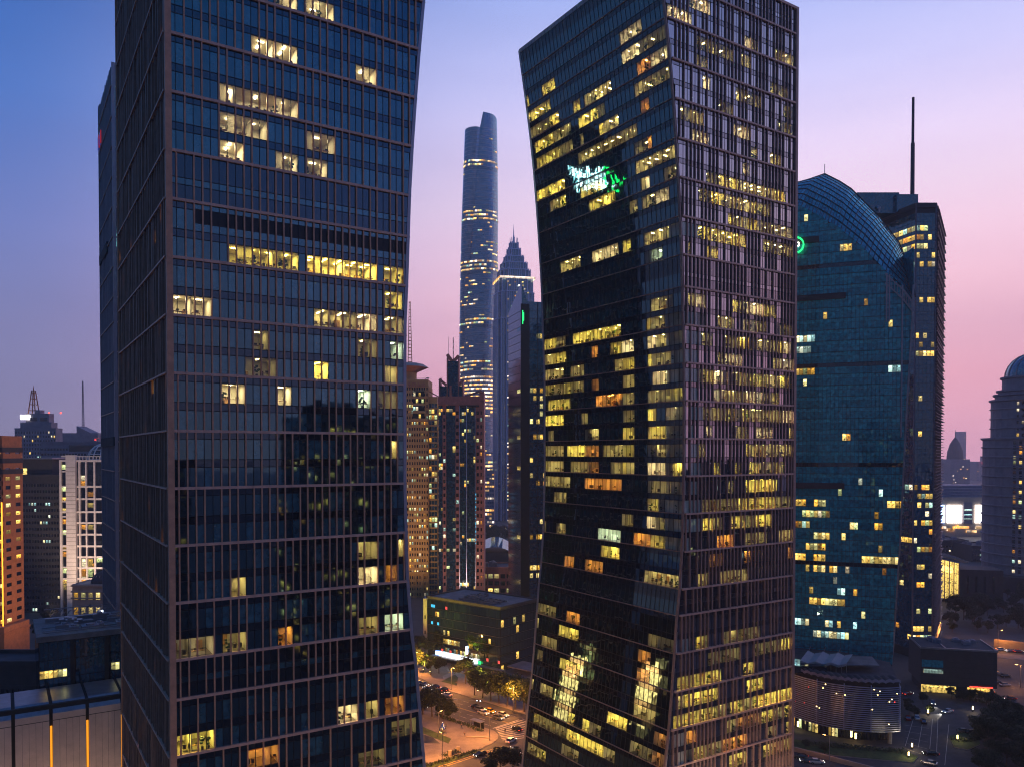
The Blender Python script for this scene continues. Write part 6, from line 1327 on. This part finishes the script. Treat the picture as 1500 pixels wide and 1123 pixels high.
# city blocks behind the viewer, seen as dark shapes and lit windows in the blue glass
for X, Y, wd, dp, h, yw, lab in ((90, -120, 50, 40, 92, .3, 'dark office block behind the viewer mirrored in the blue tower'), (165, -50, 42, 40, 112, .5, 'taller dark block behind the viewer right of the first mirrored block'), (265, 20, 50, 45, 88, .4, 'dark block out of frame to the right behind the viewer'), (335, 105, 60, 45, 84, .2, 'dark block out of frame to the right of the domed tower'), (10, -210, 60, 40, 118, .1, 'slim dark block straight behind the viewer')):
    r = thing('office_block', lab, 'building', (X, Y, 0), yw); wl = MB(); wl.box(0, wd, 0, dp, 0, h); wl.box(wd*.2, wd*.6, dp*.2, dp*.7, h, h+6); rng = random.Random(X)
    ws = Parts(r, 'window', [K['dkgl'], K['litw'], K['lit']], 0)
    for f in 'LBF':
        P, hn = faceP(f, wd, dp); L = wd if f in 'FB' else dp; n = int(L/4)
        for i in range(int(h/4)-1):
            row = rng.random()
            for c_ in range(n):
                on = rng.random() < (.35 if row < .3 else .06); u = L*(c_+.15)/n; mb = MB(); mb.poly([P(u, .05, 3+i*4), P(u+L/n*.7, .05, 3+i*4), P(u+L/n*.7, .05, 5.2+i*4), P(u, .05, 5.2+i*4)], (1 if row < .5 else 2) if on else 0, hn); ws.add(mb)
    ws.finish(); wl.build('wall', 'wall_d', r)
# floodlights added to give four facades their warm glow
for nm, off, en, col, ry in (('hotel', (4, -50, 8), 70000, (1, .62, .25), 0), ('apartment_tower', (70, -16, 8), 95000, (1, .55, .22), 62), ('gridded_building', (20, -45, 8), 170000, (1, .74, .55), 0), ('finned_tower', (14, -46, 8), 45000, (1, .6, .42), 0)):
    bld = [o for o in bpy.data.objects if o.name.startswith(nm)][0]
    fl = part(bld, 'added_floodlight', 'metal', lambda m: (m.box(off[0]-.4, off[0]+.4, off[1]-.3, off[1]+.3, off[2]-.3, off[2]+.3), m.tube((off[0], off[1], 0), (off[0], off[1], off[2]-.3), .15)))
    l = bpy.data.lights.new('added_floodlight_beam', 'SPOT'); l.energy = en; l.spot_size = R(100); l.spot_blend = .9; l.color = col; l.shadow_soft_size = .5
    o = bpy.data.objects.new('added_floodlight_beam', l); COL.objects.link(o); o.parent = bld; o.location = (off[0], off[1], off[2]+.5); o.rotation_euler = (R(90+44), 0, R(ry))
# street lamps added mostly out of frame, for warm light from below
us_base = [o for o in bpy.data.objects if o.name.startswith('panel_podium')][0].location
dd1 = Vector((math.cos(TH), math.sin(TH), 0)); nn = Vector((math.sin(TH), -math.cos(TH), 0))
for base, n, lab in ((Vector(A_), 5, 'street lamp in the row on the avenue under the blue tower'), (Vector(B_)-dd1*46, 4, 'street lamp in the row on the avenue under the leaning tower'), (Vector(us_base), 3, 'street lamp in the row in front of the panelled podium')):
    for i in range(n):
        p = base+dd1*(i*11.5-2)+nn*13; r = thing('street_lamp', lab, 'street lamp', (p.x, p.y, 0), TH+1.57, lab.replace('street lamp in the row', 'avenue lamps'))
        part(r, 'pole', 'metal', lambda m: (m.tube((0, 0, 0), (0, 0, 11), .14, .08), m.tube((0, 0, 11), (1.6, 0, 11.3), .06, .05))); part(r, 'lamp_head', 'metal', lambda m: m.box(1.2, 2.1, -.16, .16, 11.28, 11.42)); part(r, 'lamp_lens', 'sodium', lambda m: m.box(1.25, 2.05, -.13, .13, 11.2, 11.275))
        glow(r, (1.65, 0, 10.9), (1, .66, .42), {5: 8500, 4: 4500, 3: 4200}[n])

# ------------------------------------------------------------------ city haze
hz = MB(); hz.box(-3601, 3601, -3601, 3601, -1, 690); ho = hz.build('haze', [], None); ho['kind'] = 'stuff'
hm, ht_ = newmat('city_haze'); pv = ht_.n('ShaderNodeVolumePrincipled'); pv.inputs['Color'].default_value = (.93, .92, .96, 1)
pv.inputs['Density'].default_value = .00016; pv.inputs['Anisotropy'].default_value = .35
ho_ = ht_.n('ShaderNodeOutputMaterial'); ht_.l(pv.outputs[0], ho_.inputs['Volume']); ho.data.materials.append(hm)
